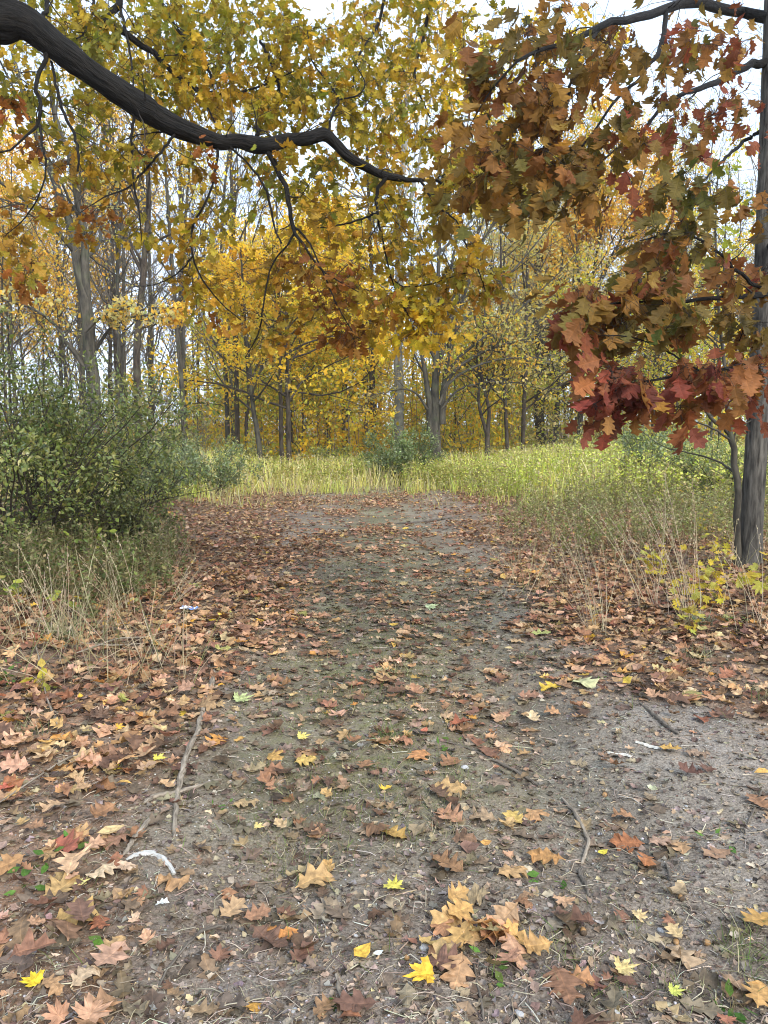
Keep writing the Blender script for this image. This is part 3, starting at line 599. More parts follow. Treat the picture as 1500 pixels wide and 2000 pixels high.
def shrub(label, base, h, spread, nst, pal, leaves, leaf, name='shrub', arch=-.05, stemr=.012, lod=1, l2=(.35, .5), low=.1, group=None, per=(7, 5), upb=.25, cat='shrub', wts=None, mat=None, stemmat=None):
    root = thing(name, label, cat, base, group); base = np.asarray(base)
    a = rng.random(nst) * 6.283; tilt = .15 + .75 * rng.random(nst) * spread
    d = np.stack([np.cos(a) * np.sin(tilt), np.sin(a) * np.sin(tilt), np.cos(tilt)], 1); m = 9
    ln = h * (.75 + .35 * rng.random(nst)); P = np.empty((nst, m, 3)); P[:, 0] = base + np.column_stack([np.cos(a), np.sin(a), np.zeros(nst)]) * rng.random((nst, 1)) * .35 * spread - np.array([0, 0, .05])
    for j in range(1, m):
        P[:, j] = P[:, j - 1] + d * (ln / (m - 1))[:, None]; d = d + rng.normal(size=(nst, 3)) * .1; d[:, 2] += arch; d = nrm(d)
    Rd = (stemr * (.6 + .8 * rng.random(nst)))[:, None] * np.linspace(1, .3, m)[None]
    P2, R2 = spawn(P, Rd, per[0], .15, 1, .8, .3, l2, 6, .6, .02, .15); P3, R3 = spawn(P2, R2, per[1], .1, 1, .8, .3, (.35, .6), 5, .7, .0, .2)
    sg = Geo()
    for i in range(nst): v, f, tx = tubes(P[i], Rd[i], 6); gg = Geo(); gg.add(v, f, (1, 1, 1), tx); gg.build('stem', stemmat or M_BROWN, root)
    for PP, RR, k in ((P2, np.maximum(R2, .003), 4), (P3, np.maximum(R3, .0018), 3)):
        v, f, tx = tubes(PP, RR, k); sg.add(v, f, (1, 1, 1), tx)
    sg.build('twig', stemmat or M_BROWN, root, stuff=True)
    Q = np.concatenate([resample_b(P2, 5), P3]); q, dr = along(Q, max(1, int(math.ceil(leaves / len(Q)))), .05, 1.); k = rng.permutation(len(q))[:leaves]; q, dr = q[k], dr[k]; n = len(q)
    q = q + rng.normal(size=(n, 3)) * leaf * .8; ok = q[:, 2] > gz(q[:, 0], q[:, 1]) + low * rng.random(n); q, dr = q[ok], dr[ok]; n = len(q)
    cl = fbm(q[:, 0] * 2.2, q[:, 2] * 2.2 + q[:, 1], 12, 2)[:, None]
    cg = Geo(); scatter(cg, T_OVAL if lod else T_OVL, q, dr * .6 + rdir(n) * .8, rdir(n) * .7 + np.array([0, 0, .8]), leaf * (.6 + .8 * rng.random(n)), pick(pal, n, .18, wts) * (.75 + .5 * cl))
    cg.build('foliage', mat or M_SHRUB, root, False, stuff=True); return root
def resample_b(P, m):
    t = np.linspace(0, P.shape[1] - 1 - 1e-6, m); i = t.astype(int); u = (t - i)[None, :, None]; return P[:, i] * (1 - u) + P[:, i + 1] * u
def gp(px, d): x = (px - 750) / FPX * d; return np.array([x, d, float(gz(x, d))])
shrub('tall dark green thicket shrub at the left frame edge', gp(-20, 8.5), 2.75, .8, 18, GRN, 6200, .055)
shrub('bushy green shrub with arching stems left of the track', gp(90, 9.2), 2.6, .8, 20, GRN, 6500, .055)
shrub('green shrub whose thin stems arch right over dry grass', gp(165, 10.0), 2.05, .85, 16, GRN + LIME[2:], 5200, .052)
shrub('low olive green shrub at the corner where the track meets meadow', gp(225, 9.5), .95, .75, 14, [(.15, .17, .045), (.20, .20, .06), (.11, .13, .04)], 3000, .045)
shrub('large glossy shrub behind the left thicket below the forked tree', gp(110, 14.5), 2.3, .7, 18, GRN + SAGE, 6500, .06, lod=0)
shrub('glossy silver green shrub below the straight brown tree', gp(290, 17), 1.6, .8, 18, SAGE, 6500, .065, lod=0)
shrub('silvery shrub between the left thicket and the meadow', gp(405, 21), 1.5, .85, 16, SAGE + GRN[:1], 6000, .07, lod=0)
shrub('round dark green shrub at the foot of the pale beech', gp(785, 27), 2.0, .75, 22, [(.13, .18, .05), (.17, .22, .065), (.24, .28, .13)], 8000, .09, lod=0)
shrub('small green shrub between maple and pale beech', gp(655, 32), 1.5, .7, 14, SAGE + LIME, 4000, .09, lod=0)
shrub('feathery sage shrub beneath the red leaves at right', gp(1265, 19), 1.75, .75, 18, SAGE + LIME[2:], 6500, .07, lod=0)
shrub('loose green shrub behind the right hand trunk', gp(1400, 16), 1.7, .75, 16, SAGE + GRN, 5500, .06, lod=0)
for k, (px, d) in enumerate([(870, 33), (920, 36), (1120, 33), (1190, 34), (470, 31), (590, 36), (330, 30), (1330, 30)]):
    shrub('low mixed green undergrowth shrub at the edge of the wood', gp(px, d), 1.6, .8, 12, SAGE + LIME + PALE[:2], 2600, .11, lod=0, group='undergrowth shrubs along the edge of the wood', per=(6, 4))

# tall grass of the meadow
T_STR = [strand(b, .010) for b in (.15, .3, .5, -.25, .7)]
T_STW = [strand(b, .022) for b in (.15, .3, .5, -.25, .7)]
MEAD = [(.58, .56, .13), (.50, .54, .10), (.62, .55, .22), (.42, .49, .08), (.64, .55, .30)]
def meadow_x(n, y0, y1, pw=.8):
    y = y0 + (y1 - y0) * rng.random(n) ** pw; x = (rng.random(n) - .5) * 1.25 * y; return x, y
n = 44000; x, y = meadow_x(n, 17, 38); px, py = project(np.column_stack([x, y, gz(x, y)]))
edge = 23.2 + np.interp(px, [200, 380, 560, 930, 1050, 1500], [-5, -3, 0, 0, -6, -7]) + (fbm(x * .6, y * .6, 55, 3) - .5) * 9 - 3 * rng.random(len(x)) ** 3
k = y > edge; x, y, px = x[k], y[k], px[k]; n = len(x); hgt = (.75 + .45 * fbm(x * .5, y * .5, 56, 2)) * (.45 + .6 * rng.random(n)) * (.38 + .62 * sstep(0, 5.5, y - edge[k]))
g = Geo(); yd = np.column_stack([rng.normal(size=n) * .16, rng.normal(size=n) * .16, np.ones(n)])
zc = fbm(x * .35, y * .35, 58, 2)[:, None]
col = np.where(zc + .12 * rng.random((n, 1)) > .56, pick([MEAD[2], MEAD[4], MEAD[0]], n, .15), pick([MEAD[0], MEAD[1], MEAD[3]], n, .15))
scatter(g, T_STW, np.column_stack([x, y, gz(x, y) - .02]), yd, rdir(n), hgt * 1.15, col)
# seed heads
m_ = rng.random(n) < .35; q = np.column_stack([x, y, gz(x, y) + hgt * .98])[m_]
q = np.repeat(q, 3, 0) + rng.normal(size=(3 * m_.sum(), 3)) * np.array([.05, .05, .07])
scatter(g, T_FAR, q, rdir(len(q)) + np.array([0, 0, 1.]), rdir(len(q)), .06, pick([MEAD[2], MEAD[4], (.36, .30, .17)], len(q), .15))
o = g.build('meadow_grass', M_GRASS, None, False, stuff=True); o['label'] = 'tall pale green meadow grass beyond the end of the track'
# goldenrod, leafy stems thick on the right
def goldenrod(name, label, n, f_xy, h0, h1, pal, lf, per):
    x, y = f_xy(n); n = len(x); h = h0 + (h1 - h0) * rng.random(n); b = np.column_stack([x, y, gz(x, y)])
    ln = rng.normal(size=(n, 2)) * .12; P = np.stack([b + np.column_stack([ln[:, 0] * h * t, ln[:, 1] * h * t, h * t]) for t in (0, .35, .7, 1)], 1)
    g = Geo(); v, f, tx = tubes(P, np.full((n, 4), .0028), 3); g.add(v, f, (.22, .19, .09), tx)
    q, dr = along(P, per, .22, 1); m = len(q); a = rng.random(m) * 6.283
    yd = np.column_stack([np.cos(a), np.sin(a), .35 + .4 * rng.random(m)]); tz = (q[:, 2] - gz(q[:, 0], q[:, 1]))[:, None]
    scatter(g, T_OVL, q, yd, np.array([0, 0, 1.]) + rdir(m) * .5, lf * (.6 + .8 * rng.random(m)), pick(pal, m, .18))
    o = g.build(name, M_GRASS, None, False, stuff=True); o['label'] = label
def gr_right(n):
    y = 14.5 + 16 * rng.random(n); px = 820 + 730 * rng.random(n) ** .85; x = (px - 750) / FPX * y
    k = (px > np.interp(y, [14, 17, 22, 30], [1190, 1060, 960, 930]) + 160 * (fbm(x * .8, y * .8, 62, 2) - .5) - 90 * rng.random(len(x)) ** 3) & (fbm(x * .7, y * .7, 61, 2) > .33); return x[k], y[k]
goldenrod('goldenrod', 'lime yellow leafy goldenrod stems thick on the right of the meadow', 3400, gr_right, .7, 1.25, [(.52, .56, .08), (.60, .60, .12), (.42, .50, .08), (.56, .52, .18), (.42, .35, .17)], .085, 16)
def gr_mid(n):
    y = 24 + 8 * rng.random(n); px = 330 + 650 * rng.random(n); x = (px - 750) / FPX * y; k = fbm(x * .6, y * .6, 63, 2) > .42; return x[k], y[k]
goldenrod('meadow_weeds', 'yellow green weeds among the grass at the end of the track', 2000, gr_mid, .5, .95, [(.40, .40, .08), (.46, .40, .12), (.32, .36, .07)], .1, 14)
def gr_low(n):
    y = 9.5 + 9 * rng.random(n); px = 880 + 660 * rng.random(n); x = (px - 750) / FPX * y
    k = (px > np.interp(y, [9, 12, 15, 18], [1150, 1070, 1040, 1010]) + 190 * (fbm(x * .9, y * .9, 64, 2) - .5) - 110 * rng.random(len(x)) ** 3) & (fbm(x * .9, y * .9, 65, 2) > .38 + .012 * np.maximum(0, 13 - y) * 2); return x[k], y[k]
goldenrod('trackside_weeds', 'olive and brown low weeds beside the track on the right', 1900, gr_low, .25, .78, [(.24, .26, .07), (.26, .20, .09), (.32, .32, .11), (.19, .22, .06), (.40, .36, .16)], .05, 22)
def gr_left(n):
    y = 6.1 + 6 * rng.random(n); px = -40 + 400 * rng.random(n); x = (px - 750) / FPX * y
    k = (px < np.interp(y, [5, 6, 8, 12], [150, 260, 340, 350]) + 110 * (rng.random(len(x)) ** 2 - .7)) & (fbm(x * 1.6, y * 1.6, 66, 2) > .30 + .3 * rng.random(len(x))); return x[k], y[k]
goldenrod('thicket_weeds', 'dull green weeds at the foot of the left thicket', 4200, gr_left, .12, .6, [(.16, .20, .055), (.12, .155, .045), (.23, .22, .085), (.20, .16, .085), (.30, .25, .13)], .05, 18)
# dry straw grass edging the track
g = Geo()
for n, f_, h, pal in ((1100, lambda n: (-60 + 440 * rng.random(n), 4.6 + 7.5 * rng.random(n) ** 1.2), (.3, .8), [(.40, .32, .19), (.30, .24, .14), (.20, .20, .09), (.48, .40, .27)]),
                      (1900, lambda n: (930 + 630 * rng.random(n) ** .8, 7.2 + 11 * rng.random(n)), (.25, .7), [(.42, .34, .2), (.30, .25, .14), (.22, .21, .09), (.5, .42, .28)]),
                      (2600, lambda n: (330 + 650 * rng.random(n) ** 1.3, 15 + 9 * rng.random(n) ** .6), (.15, .6), [(.40, .33, .19), (.30, .26, .12), (.24, .24, .09)])):
    px, y = f_(n); x = (px - 750) / FPX * y; k = fbm(x * 1.4, y * 1.4, 71, 2) > .4; x, y = x[k], y[k]; n = len(x)
    scatter(g, [strand(b, .0045) for b in (.2, .5, .8, -.4)], np.column_stack([x, y, gz(x, y) - .02]), np.column_stack([rng.normal(size=n) * .4, rng.normal(size=n) * .4, np.ones(n)]), rdir(n), h[0] + (h[1] - h[0]) * rng.random(n), pick(pal, n, .15))
o = g.build('dry_grass', M_GRASS, None, False, stuff=True); o['label'] = 'thin dry straw grass along both edges of the track'
# ------------------------------------------------------------------ the overhanging oak, top left
OAKP = [(.48, .33, .03), (.44, .32, .035), (.36, .29, .03), (.27, .25, .035), (.52, .34, .03)]
OAKG = [(.52, .35, .035), (.50, .30, .03), (.42, .32, .04), (.46, .26, .03)]
RUST = [(.34, .13, .025), (.42, .19, .03), (.27, .10, .02), (.44, .24, .04)]
T_OAK = [oak(1, a, b, c, .03, s, w) for a, b, c, s, w in ((.5, .3, .15, 1, 1), (1.2, .5, .1, 2, .9), (-.5, .6, .2, 3, 1.05), (.9, -.5, .1, 4, .95), (.2, 1.2, .1, 5, 1.1), (1.7, .4, .2, 6, 1))]
class Canopy:
    """boughs drawn limb by limb; twigs grow from the nearest wood to each spray of leaves"""
    def __init__(s, root, bark): s.root, s.bark, s.nodes, s.rad = root, bark, [], []; s.lines, s.lrad = [], []; s.tw = Geo(); s.leaf = []
    def limb(s, name, pts, k=8, n=24, amp=.05, seed=0, cells=9, mat=None):
        pts = np.asarray(pts, float); g = Geo()
        if k >= 14: v, f, tx = bark_tube(pts[:, :3], pts[:, 3], k, n, amp, seed, cells)
        else:
            r = resample(pts, n); r[1:-1, :3] += rng.normal(size=(n - 2, 3)) * r[1:-1, 3:4] * .35
            v, f, tx = tubes(r[:, :3], np.maximum(r[:, 3], .002), k)
        g.add(v, f, (1, 1, 1), tx); o = g.build(name, s.bark if mat is None else mat, s.root)
        r = resample(pts, 16); s.lines.append(r[:, :3]) if name != 'trunk' else 0; s.lrad.append(r[:, 3]) if name != 'trunk' else 0; r = resample(pts, max(8, n)); s.nodes += list(r[:, :3]); s.rad += list(r[:, 3]); return o
    def sprays(s, C, cols, per, size, droop, fan=.11, wind=np.zeros(3)):
        """C: centres; grows a twig to each, leaves round its tip"""
        nd = np.array(s.nodes); d0 = np.min(np.linalg.norm(C[:, None] - nd[None], axis=2), 1) if len(C) * len(nd) < 4e7 else np.zeros(len(C))
        for i in np.argsort(d0):
            c = C[i]; nd = np.asarray(s.nodes); dist = np.linalg.norm(nd - c, axis=1); j = int(dist.argmin()); a = nd[j]; D = dist[j]
            mid = (a + c) / 2 + rng.normal(size=3) * D * .12 + np.array([0, 0, .12 * D]); r0 = min(s.rad[j] * .7, .0025 + .006 * D, .014)
            p = resample([a, a * .55 + mid * .45 + rng.normal(size=3) * D * .06, mid, c], 8); p[1:-1] += rng.normal(size=(6, 3)) * .012
            v, f, tx = tubes(p, np.linspace(r0, .0018, 8), 4); s.tw.add(v, f, (1, 1, 1), tx)
            s.nodes += list(p[2:]); s.rad += list(np.linspace(r0, .002, 8)[2:])
            n = max(3, int(per * (.6 + .8 * rng.random()))); td = nrm(p[-1] - p[-3])
            # side shoots
            q = np.empty((n, 3)); t = rng.random(n) ** .6; ft = 3 + t * 4; ix = np.minimum(ft.astype(int), 6); u = (ft - ix)[:, None]
            q = p[ix] * (1 - u) + p[ix + 1] * u; dirs = nrm(td * .6 + rdir(n) * .9 + wind + np.array([0, 0, -droop]))
            st = rng.random(n) * .05 + .02; q2 = q + dirs * st[:, None] + rng.normal(size=(n, 3)) * fan * .35
            # stalks of the leaves
            v, f, tx = tubes(np.stack([q, (q + q2) / 2 + np.array([0, 0, .004]), q2], 1), np.full((n, 3), .0013), 3); s.tw.add(v, f, (1, 1, 1), tx)
            nor = rdir(n) * .7 + np.array([0, -.25, .7]); sz = size * (.65 + .6 * rng.random(n))
            s.leaf.append(np.column_stack([q2, dirs, nor, sz, np.clip(cols[i][None] * (1 + .16 * rng.normal(size=(n, 1))) * (1 + .07 * rng.normal(size=(n, 3))), .01, .8)]))
    def bare_twigs(s, per, l0, l1):
        P = np.array(s.lines); Rd = np.array(s.lrad); T1, R1 = spawn(P, Rd, per, .15, 1., .9, .35, (l0, l1, 0), 8, .45, -.02, .3); R1 = np.clip(R1, .0018, .006) * np.linspace(1, .4, 8)
        T2, R2 = spawn(T1, R1, 3, .2, 1., .8, .35, (.35, .6), 6, .7, -.02, .3)
        for PP, RR in ((T1, R1), (T2, np.maximum(R2, .0011))): v, f, tx = tubes(PP, RR, 4); s.tw.add(v, f, (1, 1, 1), tx)
        s.nodes += list(T1[:, 2:].reshape(-1, 3)); s.rad += list(R1[:, 2:].ravel())
    def finish(s, temps, singles, mat, mat_o, leafname='leaf'):
        s.tw.build('twig', M_DTWIG, s.root, stuff=True)
        A = np.concatenate(s.leaf); px, py = project(A[:, :3]); depth = A[:, 1]
        inside = (px > -20) & (px < 1520) & (py > -20) & (py < 2000) & (depth > .5)
        sc = np.where(inside, A[:, 9] / np.maximum(depth, .5), -1); order = np.argsort(-sc); one = order[:singles]; rest = order[singles:]
        if len(rest): g = Geo(); scatter(g, temps, A[rest, :3], A[rest, 3:6], A[rest, 6:9], A[rest, 9], A[rest, 10:13]); g.build('foliage', mat, s.root, False, stuff=True)
        ms = []
        for tv, tf, tt in temps: gg = Geo(); gg.add(tv, tf, (1, 1, 1), tt); ms.append(gg.mesh(leafname, mat_o, False))
        org = Vector(s.root.location)
        for i in one:
            a = A[i]; Y = Vector(a[3:6]).normalized(); Z = Vector(a[6:9]); Z = (Z - Z.dot(Y) * Y).normalized(); X = Y.cross(Z)
            o = bpy.data.objects.new(leafname, ms[int(rng.integers(len(ms)))]); S.collection.objects.link(o); o.parent = s.root
            M = Matrix((X, Y, Z)).transposed().to_4x4() @ Matrix.Scale(a[9], 4); M.translation = Vector(a[:3]) - org; o.matrix_local = M
            o.color = (*a[10:13], 1)
def px_limb(pl, k=.62):
    """(px, py, width px, depth) -> x y z radius"""
    return np.array([[*at(a, b, d), wpx / FPX * d / 2 * k] for a, b, wpx, d in pl])
oak_base = np.array([-4.15, 6.0, float(gz(-4.15, 6.0))])
oak_root = thing('oak_tree', 'great dark oak whose thick limb hangs across the top left under yellow leaves', 'tree', oak_base)
C = Canopy(oak_root, M_OAKBARK)
tr = np.array([[-4.2, 6, -.2, .62], [-4.15, 6, .5, .46], [-4.1, 6, 2, .40], [-4.0, 6, 3.6, .36], [-3.8, 6.05, 4.7, .30], [-3.5, 6.1, 5.35, .26], [-3.3, 6.3, 6.3, .24], [-3.5, 6.6, 7.6, .18], [-3.4, 6.9, 9.0, .12]])
C.limb('trunk', tr, 40, 90, .07, 3, 13)
main = px_limb([(-70, 5, 165, 6.1), (-10, 38, 128, 6.15), (40, 44, 104, 6.2), (80, 66, 84, 6.25), (130, 106, 76, 6.3), (165, 133, 70, 6.35), (200, 158, 67, 6.4), (240, 184, 70, 6.45), (282, 212, 72, 6.5), (300, 224, 66, 6.55), (340, 246, 58, 6.6), (385, 264, 50, 6.7), (430, 278, 44, 6.8), (465, 276, 40, 6.85), (500, 284, 48, 6.9), (520, 285, 42, 6.9), (560, 274, 36, 7.0), (600, 271, 35, 7.05), (632, 263, 36, 7.1), (655, 280, 30, 7.15), (680, 306, 28, 7.15), (712, 325, 26, 7.2), (745, 341, 22, 7.3), (780, 348, 20, 7.3), (800, 352, 14, 7.3), (850, 352, 9, 7.4), (868, 362, 7, 7.4), (890, 360, 5, 7.4)])
C.limb('limb', main, 34, 300, .12, 21, 13)
for pl in (
    [(95, 95, 16, 6.25), (84, 130, 13, 6.2), (70, 165, 12, 6.1), (78, 205, 11, 6.0), (76, 245, 10, 6.0), (50, 265, 7, 5.9), (20, 293, 6, 5.8), (-30, 300, 4, 5.7)],
    [(78, 244, 9, 6.0), (83, 285, 7, 5.9), (90, 325, 6, 5.9), (75, 385, 5, 5.8), (45, 430, 4, 5.8), (10, 460, 2, 5.7)],
    [(100, 120, 8, 6.3), (110, 165, 9, 6.2), (122, 215, 9, 6.1), (143, 260, 9, 6.0), (153, 300, 8, 5.9), (151, 335, 5, 5.9)],
    [(263, 212, 11, 6.5), (256, 260, 8, 6.4), (258, 310, 8, 6.4), (262, 360, 7, 6.3), (272, 415, 5, 6.3), (276, 470, 3, 6.3)],
    [(345, 258, 9, 6.6), (320, 290, 8, 6.5), (285, 330, 7, 6.4), (250, 365, 6, 6.3), (195, 390, 4, 6.2), (150, 420, 2, 6.1)],
    [(350, 262, 5, 6.6), (310, 258, 5, 6.6), (265, 265, 4, 6.5), (225, 280, 2, 6.5)],
    [(425, 285, 10, 6.8), (420, 340, 7, 6.7), (400, 400, 7, 6.6), (378, 440, 7, 6.6), (375, 495, 6, 6.5), (395, 545, 5, 6.5), (430, 590, 4, 6.5), (470, 625, 3, 6.4)],
    [(378, 500, 6, 6.5), (345, 535, 4, 6.5), (305, 555, 3, 6.5), (260, 560, 2, 6.5)],
    [(450, 288, 8, 6.8), (480, 315, 6, 6.8), (505, 345, 7, 6.8), (523, 380, 8, 6.8), (535, 440, 6, 6.8), (550, 475, 5, 6.7)],
    [(520, 292, 16, 6.9), (540, 325, 17, 6.9), (556, 365, 15, 6.85), (568, 405, 14, 6.8), (572, 450, 12, 6.8), (595, 480, 8, 6.7), (620, 520, 6, 6.7), (655, 545, 4, 6.7), (700, 570, 3, 6.6)],
    [(572, 440, 9, 6.8), (600, 470, 6, 6.8), (630, 530, 5, 6.7), (660, 600, 4, 6.6), (690, 650, 3, 6.6)],
    [(575, 455, 8, 6.8), (560, 480, 6, 6.8), (530, 520, 5, 6.8), (515, 590, 5, 6.7), (505, 650, 5, 6.7), (478, 700, 3, 6.7)],
    [(755, 345, 14, 7.3), (735, 380, 11, 7.3), (740, 430, 8, 7.2), (750, 480, 6, 7.2), (770, 560, 4, 7.1), (800, 620, 3, 7.1)],
    [(738, 415, 8, 7.2), (700, 430, 6, 7.1), (660, 440, 5, 7.1), (620, 445, 3, 7.0)],
    [(760, 540, 5, 7.1), (790, 560, 4, 7.1), (840, 555, 4, 7.1), (885, 540, 3, 7.1), (925, 530, 2, 7.1)],
    [(895, 440, 3, 7.2), (915, 490, 5, 7.2), (935, 530, 4, 7.2), (948, 570, 3, 7.2)],
    [(820, 350, 9, 7.3), (850, 400, 6, 7.3), (890, 430, 5, 7.2), (910, 470, 4, 7.2)],
    [(255, -60, 24, 7.6), (230, -20, 24, 7.5), (232, 10, 22, 7.4), (194, 45, 21, 7.3), (240, 62, 20, 7.3), (290, 100, 18, 7.4), (330, 130, 17, 7.5), (370, 168, 14, 7.6), (420, 182, 9, 7.7), (480, 178, 7, 7.8), (540, 155, 6, 7.9), (590, 130, 4, 8)],
    [(235, 15, 9, 7.4), (246, 60, 8, 7.1), (256, 120, 6, 6.9), (262, 200, 5, 6.6)],
    [(180, -20, 10, 7.2), (182, 20, 8, 7.0), (168, 60, 6, 6.9), (150, 76, 5, 6.5)],
    [(330, 30, 8, 8), (350, 60, 10, 8), (385, 105, 9, 8), (408, 140, 8, 7.9), (418, 175, 6, 7.8)],
    [(508, 80, 8, 8.2), (520, 100, 12, 8.1), (540, 150, 10, 8.0), (555, 205, 6, 7.9)],
    [(640, 258, 8, 7.1), (650, 220, 7, 7.2), (662, 195, 6, 7.3), (640, 160, 5, 7.5), (610, 120, 4, 7.6), (600, 60, 3, 7.8)],
    [(662, 195, 5, 7.3), (700, 185, 5, 7.3), (712, 160, 4, 7.4), (690, 120, 3, 7.5)],
    [(80, 40, 12, 6.3), (92, 10, 12, 6.5), (94, -50, 10, 6.8)],
    [(375, 165, 9, 7.6), (400, 200, 6, 7.4), (420, 240, 4, 7.2)],
    [(500, 272, 9, 6.9), (505, 255, 12, 6.9), (498, 248, 8, 6.95)],
    [(760, -60, 10, 9), (740, 40, 9, 9), (700, 110, 7, 8.6), (690, 160, 5, 8.4)],
    [(850, -60, 12, 9.5), (830, 60, 9, 9.4), (810, 150, 6, 9.2), (840, 230, 4, 9)]):
    C.limb('branch', px_limb(pl), 7, 22)
OAKP, OAKG, RUST = ([tuple(.78 * c for c in k) for k in p] for p in (OAKP, OAKG, RUST))
C.bare_twigs(6, .35, 1.0)
BLOBS = [ # px, py, rx, ry, sprays, palette, nearest, farthest
    (90, 60, 130, 80, 26, OAKP, 6.5, 10), (300, 70, 170, 100, 62, OAKP, 6.8, 10.5), (480, 90, 170, 110, 62, OAKP, 7, 11), (650, 90, 130, 120, 44, OAKP, 7.2, 11),
    (800, 60, 130, 90, 30, OAKP + OAKG, 8, 11.5), (780, 190, 150, 90, 44, OAKP, 7.4, 11), (600, 200, 120, 60, 26, OAKP, 7, 10), (420, 210, 120, 60, 22, OAKP + OAKG, 6.8, 9.5), (270, 190, 110, 70, 20, OAKP + OAKG, 6.8, 9.5),
    (120, 180, 110, 60, 12, OAKP + OAKG, 6.5, 9), (40, 250, 70, 60, 9, OAKP + RUST, 6, 8.5), (190, 290, 90, 50, 15, OAKP + OAKG, 6.3, 9), (110, 350, 120, 50, 7, OAKG + RUST, 6, 8.5), (270, 330, 60, 60, 5, OAKG + OAKP, 6.3, 8.5),
    (190, 430, 80, 50, 10, OAKG + RUST[:2], 6.2, 8.5), (45, 430, 70, 50, 8, OAKG + RUST, 5.8, 7.5), (40, 520, 60, 40, 8, OAKG + RUST, 5.8, 7.5), (320, 450, 100, 60, 12, OAKG + OAKP[:2], 6.3, 8.5), (420, 420, 50, 60, 6, OAKP, 6.4, 8),
    (350, 300, 70, 20, 5, RUST + OAKG, 6.4, 7), (570, 330, 110, 50, 18, OAKP + OAKG, 6.8, 9), (700, 380, 130, 80, 32, OAKP + OAKG, 7, 10), (850, 330, 110, 90, 34, OAKP + OAKG, 7.2, 10), (600, 440, 100, 70, 11, OAKG + OAKP, 6.7, 8.5),
    (430, 570, 90, 60, 8, OAKG + RUST[:2], 6.4, 7.8), (600, 550, 110, 55, 16, OAKG + RUST, 6.6, 8), (700, 600, 110, 50, 17, RUST + OAKG, 6.6, 8), (680, 655, 60, 22, 8, RUST, 6.6, 7.4), (740, 510, 100, 60, 13, OAKG + OAKP, 6.9, 8.5), (850, 480, 90, 60, 16, OAKG, 7, 9),
    (820, 640, 80, 45, 16, OAKG[:2] + YEL[:2], 6.9, 7.6), (930, 540, 60, 40, 12, OAKG + ORG[2:3] + RUST[1:2], 7, 7.6), (830, 560, 80, 40, 12, OAKG, 7, 8), (520, 640, 60, 40, 6, OAKG, 6.6, 7.5), (380, 520, 60, 40, 6, OAKG, 6.4, 7.4),
    (960, 120, 110, 110, 26, OAKP + YEL, 9, 12), (1050, 260, 120, 90, 22, OAKG + YEL, 9, 12), (960, 330, 90, 80, 18, OAKG + OAKP, 8, 11), (1150, 330, 90, 60, 12, OAKG + ORG, 9.5, 12), (1120, 60, 100, 60, 12, OAKP + YEL, 9.5, 12)]
CC, CO = [], []
for bx, by, rx, ry, n, pal, d0, d1 in BLOBS:
    for _ in range(int(n * (1.75 if by < 230 else 1.5 if 480 < bx < 1000 else 1.1))):
        a = rng.random() * 6.283; rr = math.sqrt(rng.random()); CC.append(at(bx + rx * rr * math.cos(a), by + ry * rr * math.sin(a), d0 + (d1 - d0) * rng.random())); CO.append(np.array(pal[rng.integers(len(pal))]))
# the crown goes on above and beside the frame
for _ in range(150): CC.append(np.array([-6 + 9 * rng.random(), 4.5 + 7 * rng.random(), 7.0 + 3.0 * rng.random()])); CO.append(np.array(OAKP[rng.integers(len(OAKP))]))
C.sprays(np.array(CC), CO, 10, .108, .55, .12)
C.finish(T_OAK, 300, M_LEAF, M_LEAF_O)

# ------------------------------------------------------------------ the red oak on the right
REDP = [(.26, .075, .035), (.28, .10, .04), (.24, .065, .04), (.32, .14, .045)]
BRZ = [(.26, .12, .028), (.22, .09, .026), (.30, .15, .03), (.20, .12, .026), (.16, .115, .026), (.31, .17, .035)]
GRB = [(.10, .10, .022), (.14, .11, .025), (.17, .105, .025)]
rb = gpt(1464, 1108); rd = rb[1]
red_root = thing('red_oak', 'furrowed grey trunk at the right edge with boughs of red and bronze oak leaves', 'tree', rb)
Q = Canopy(red_root, M_TRUNK)
wp = lambda a, b, wd: [*at(a, b, rd), wd / FPX * rd / 2]
tr = np.array([wp(1463, 1150, 62), wp(1463, 1105, 50), wp(1466, 1070, 44), wp(1470, 980, 41), wp(1478, 850, 39), wp(1485, 700, 37), wp(1492, 550, 36), wp(1499, 380, 36), wp(1506, 200, 36), wp(1512, 0, 34), wp(1520, -250, 30), wp(1530, -500, 24), wp(1530, -800, 14)])
Q.limb('trunk', tr, 44, 300, .075, 8, 11)
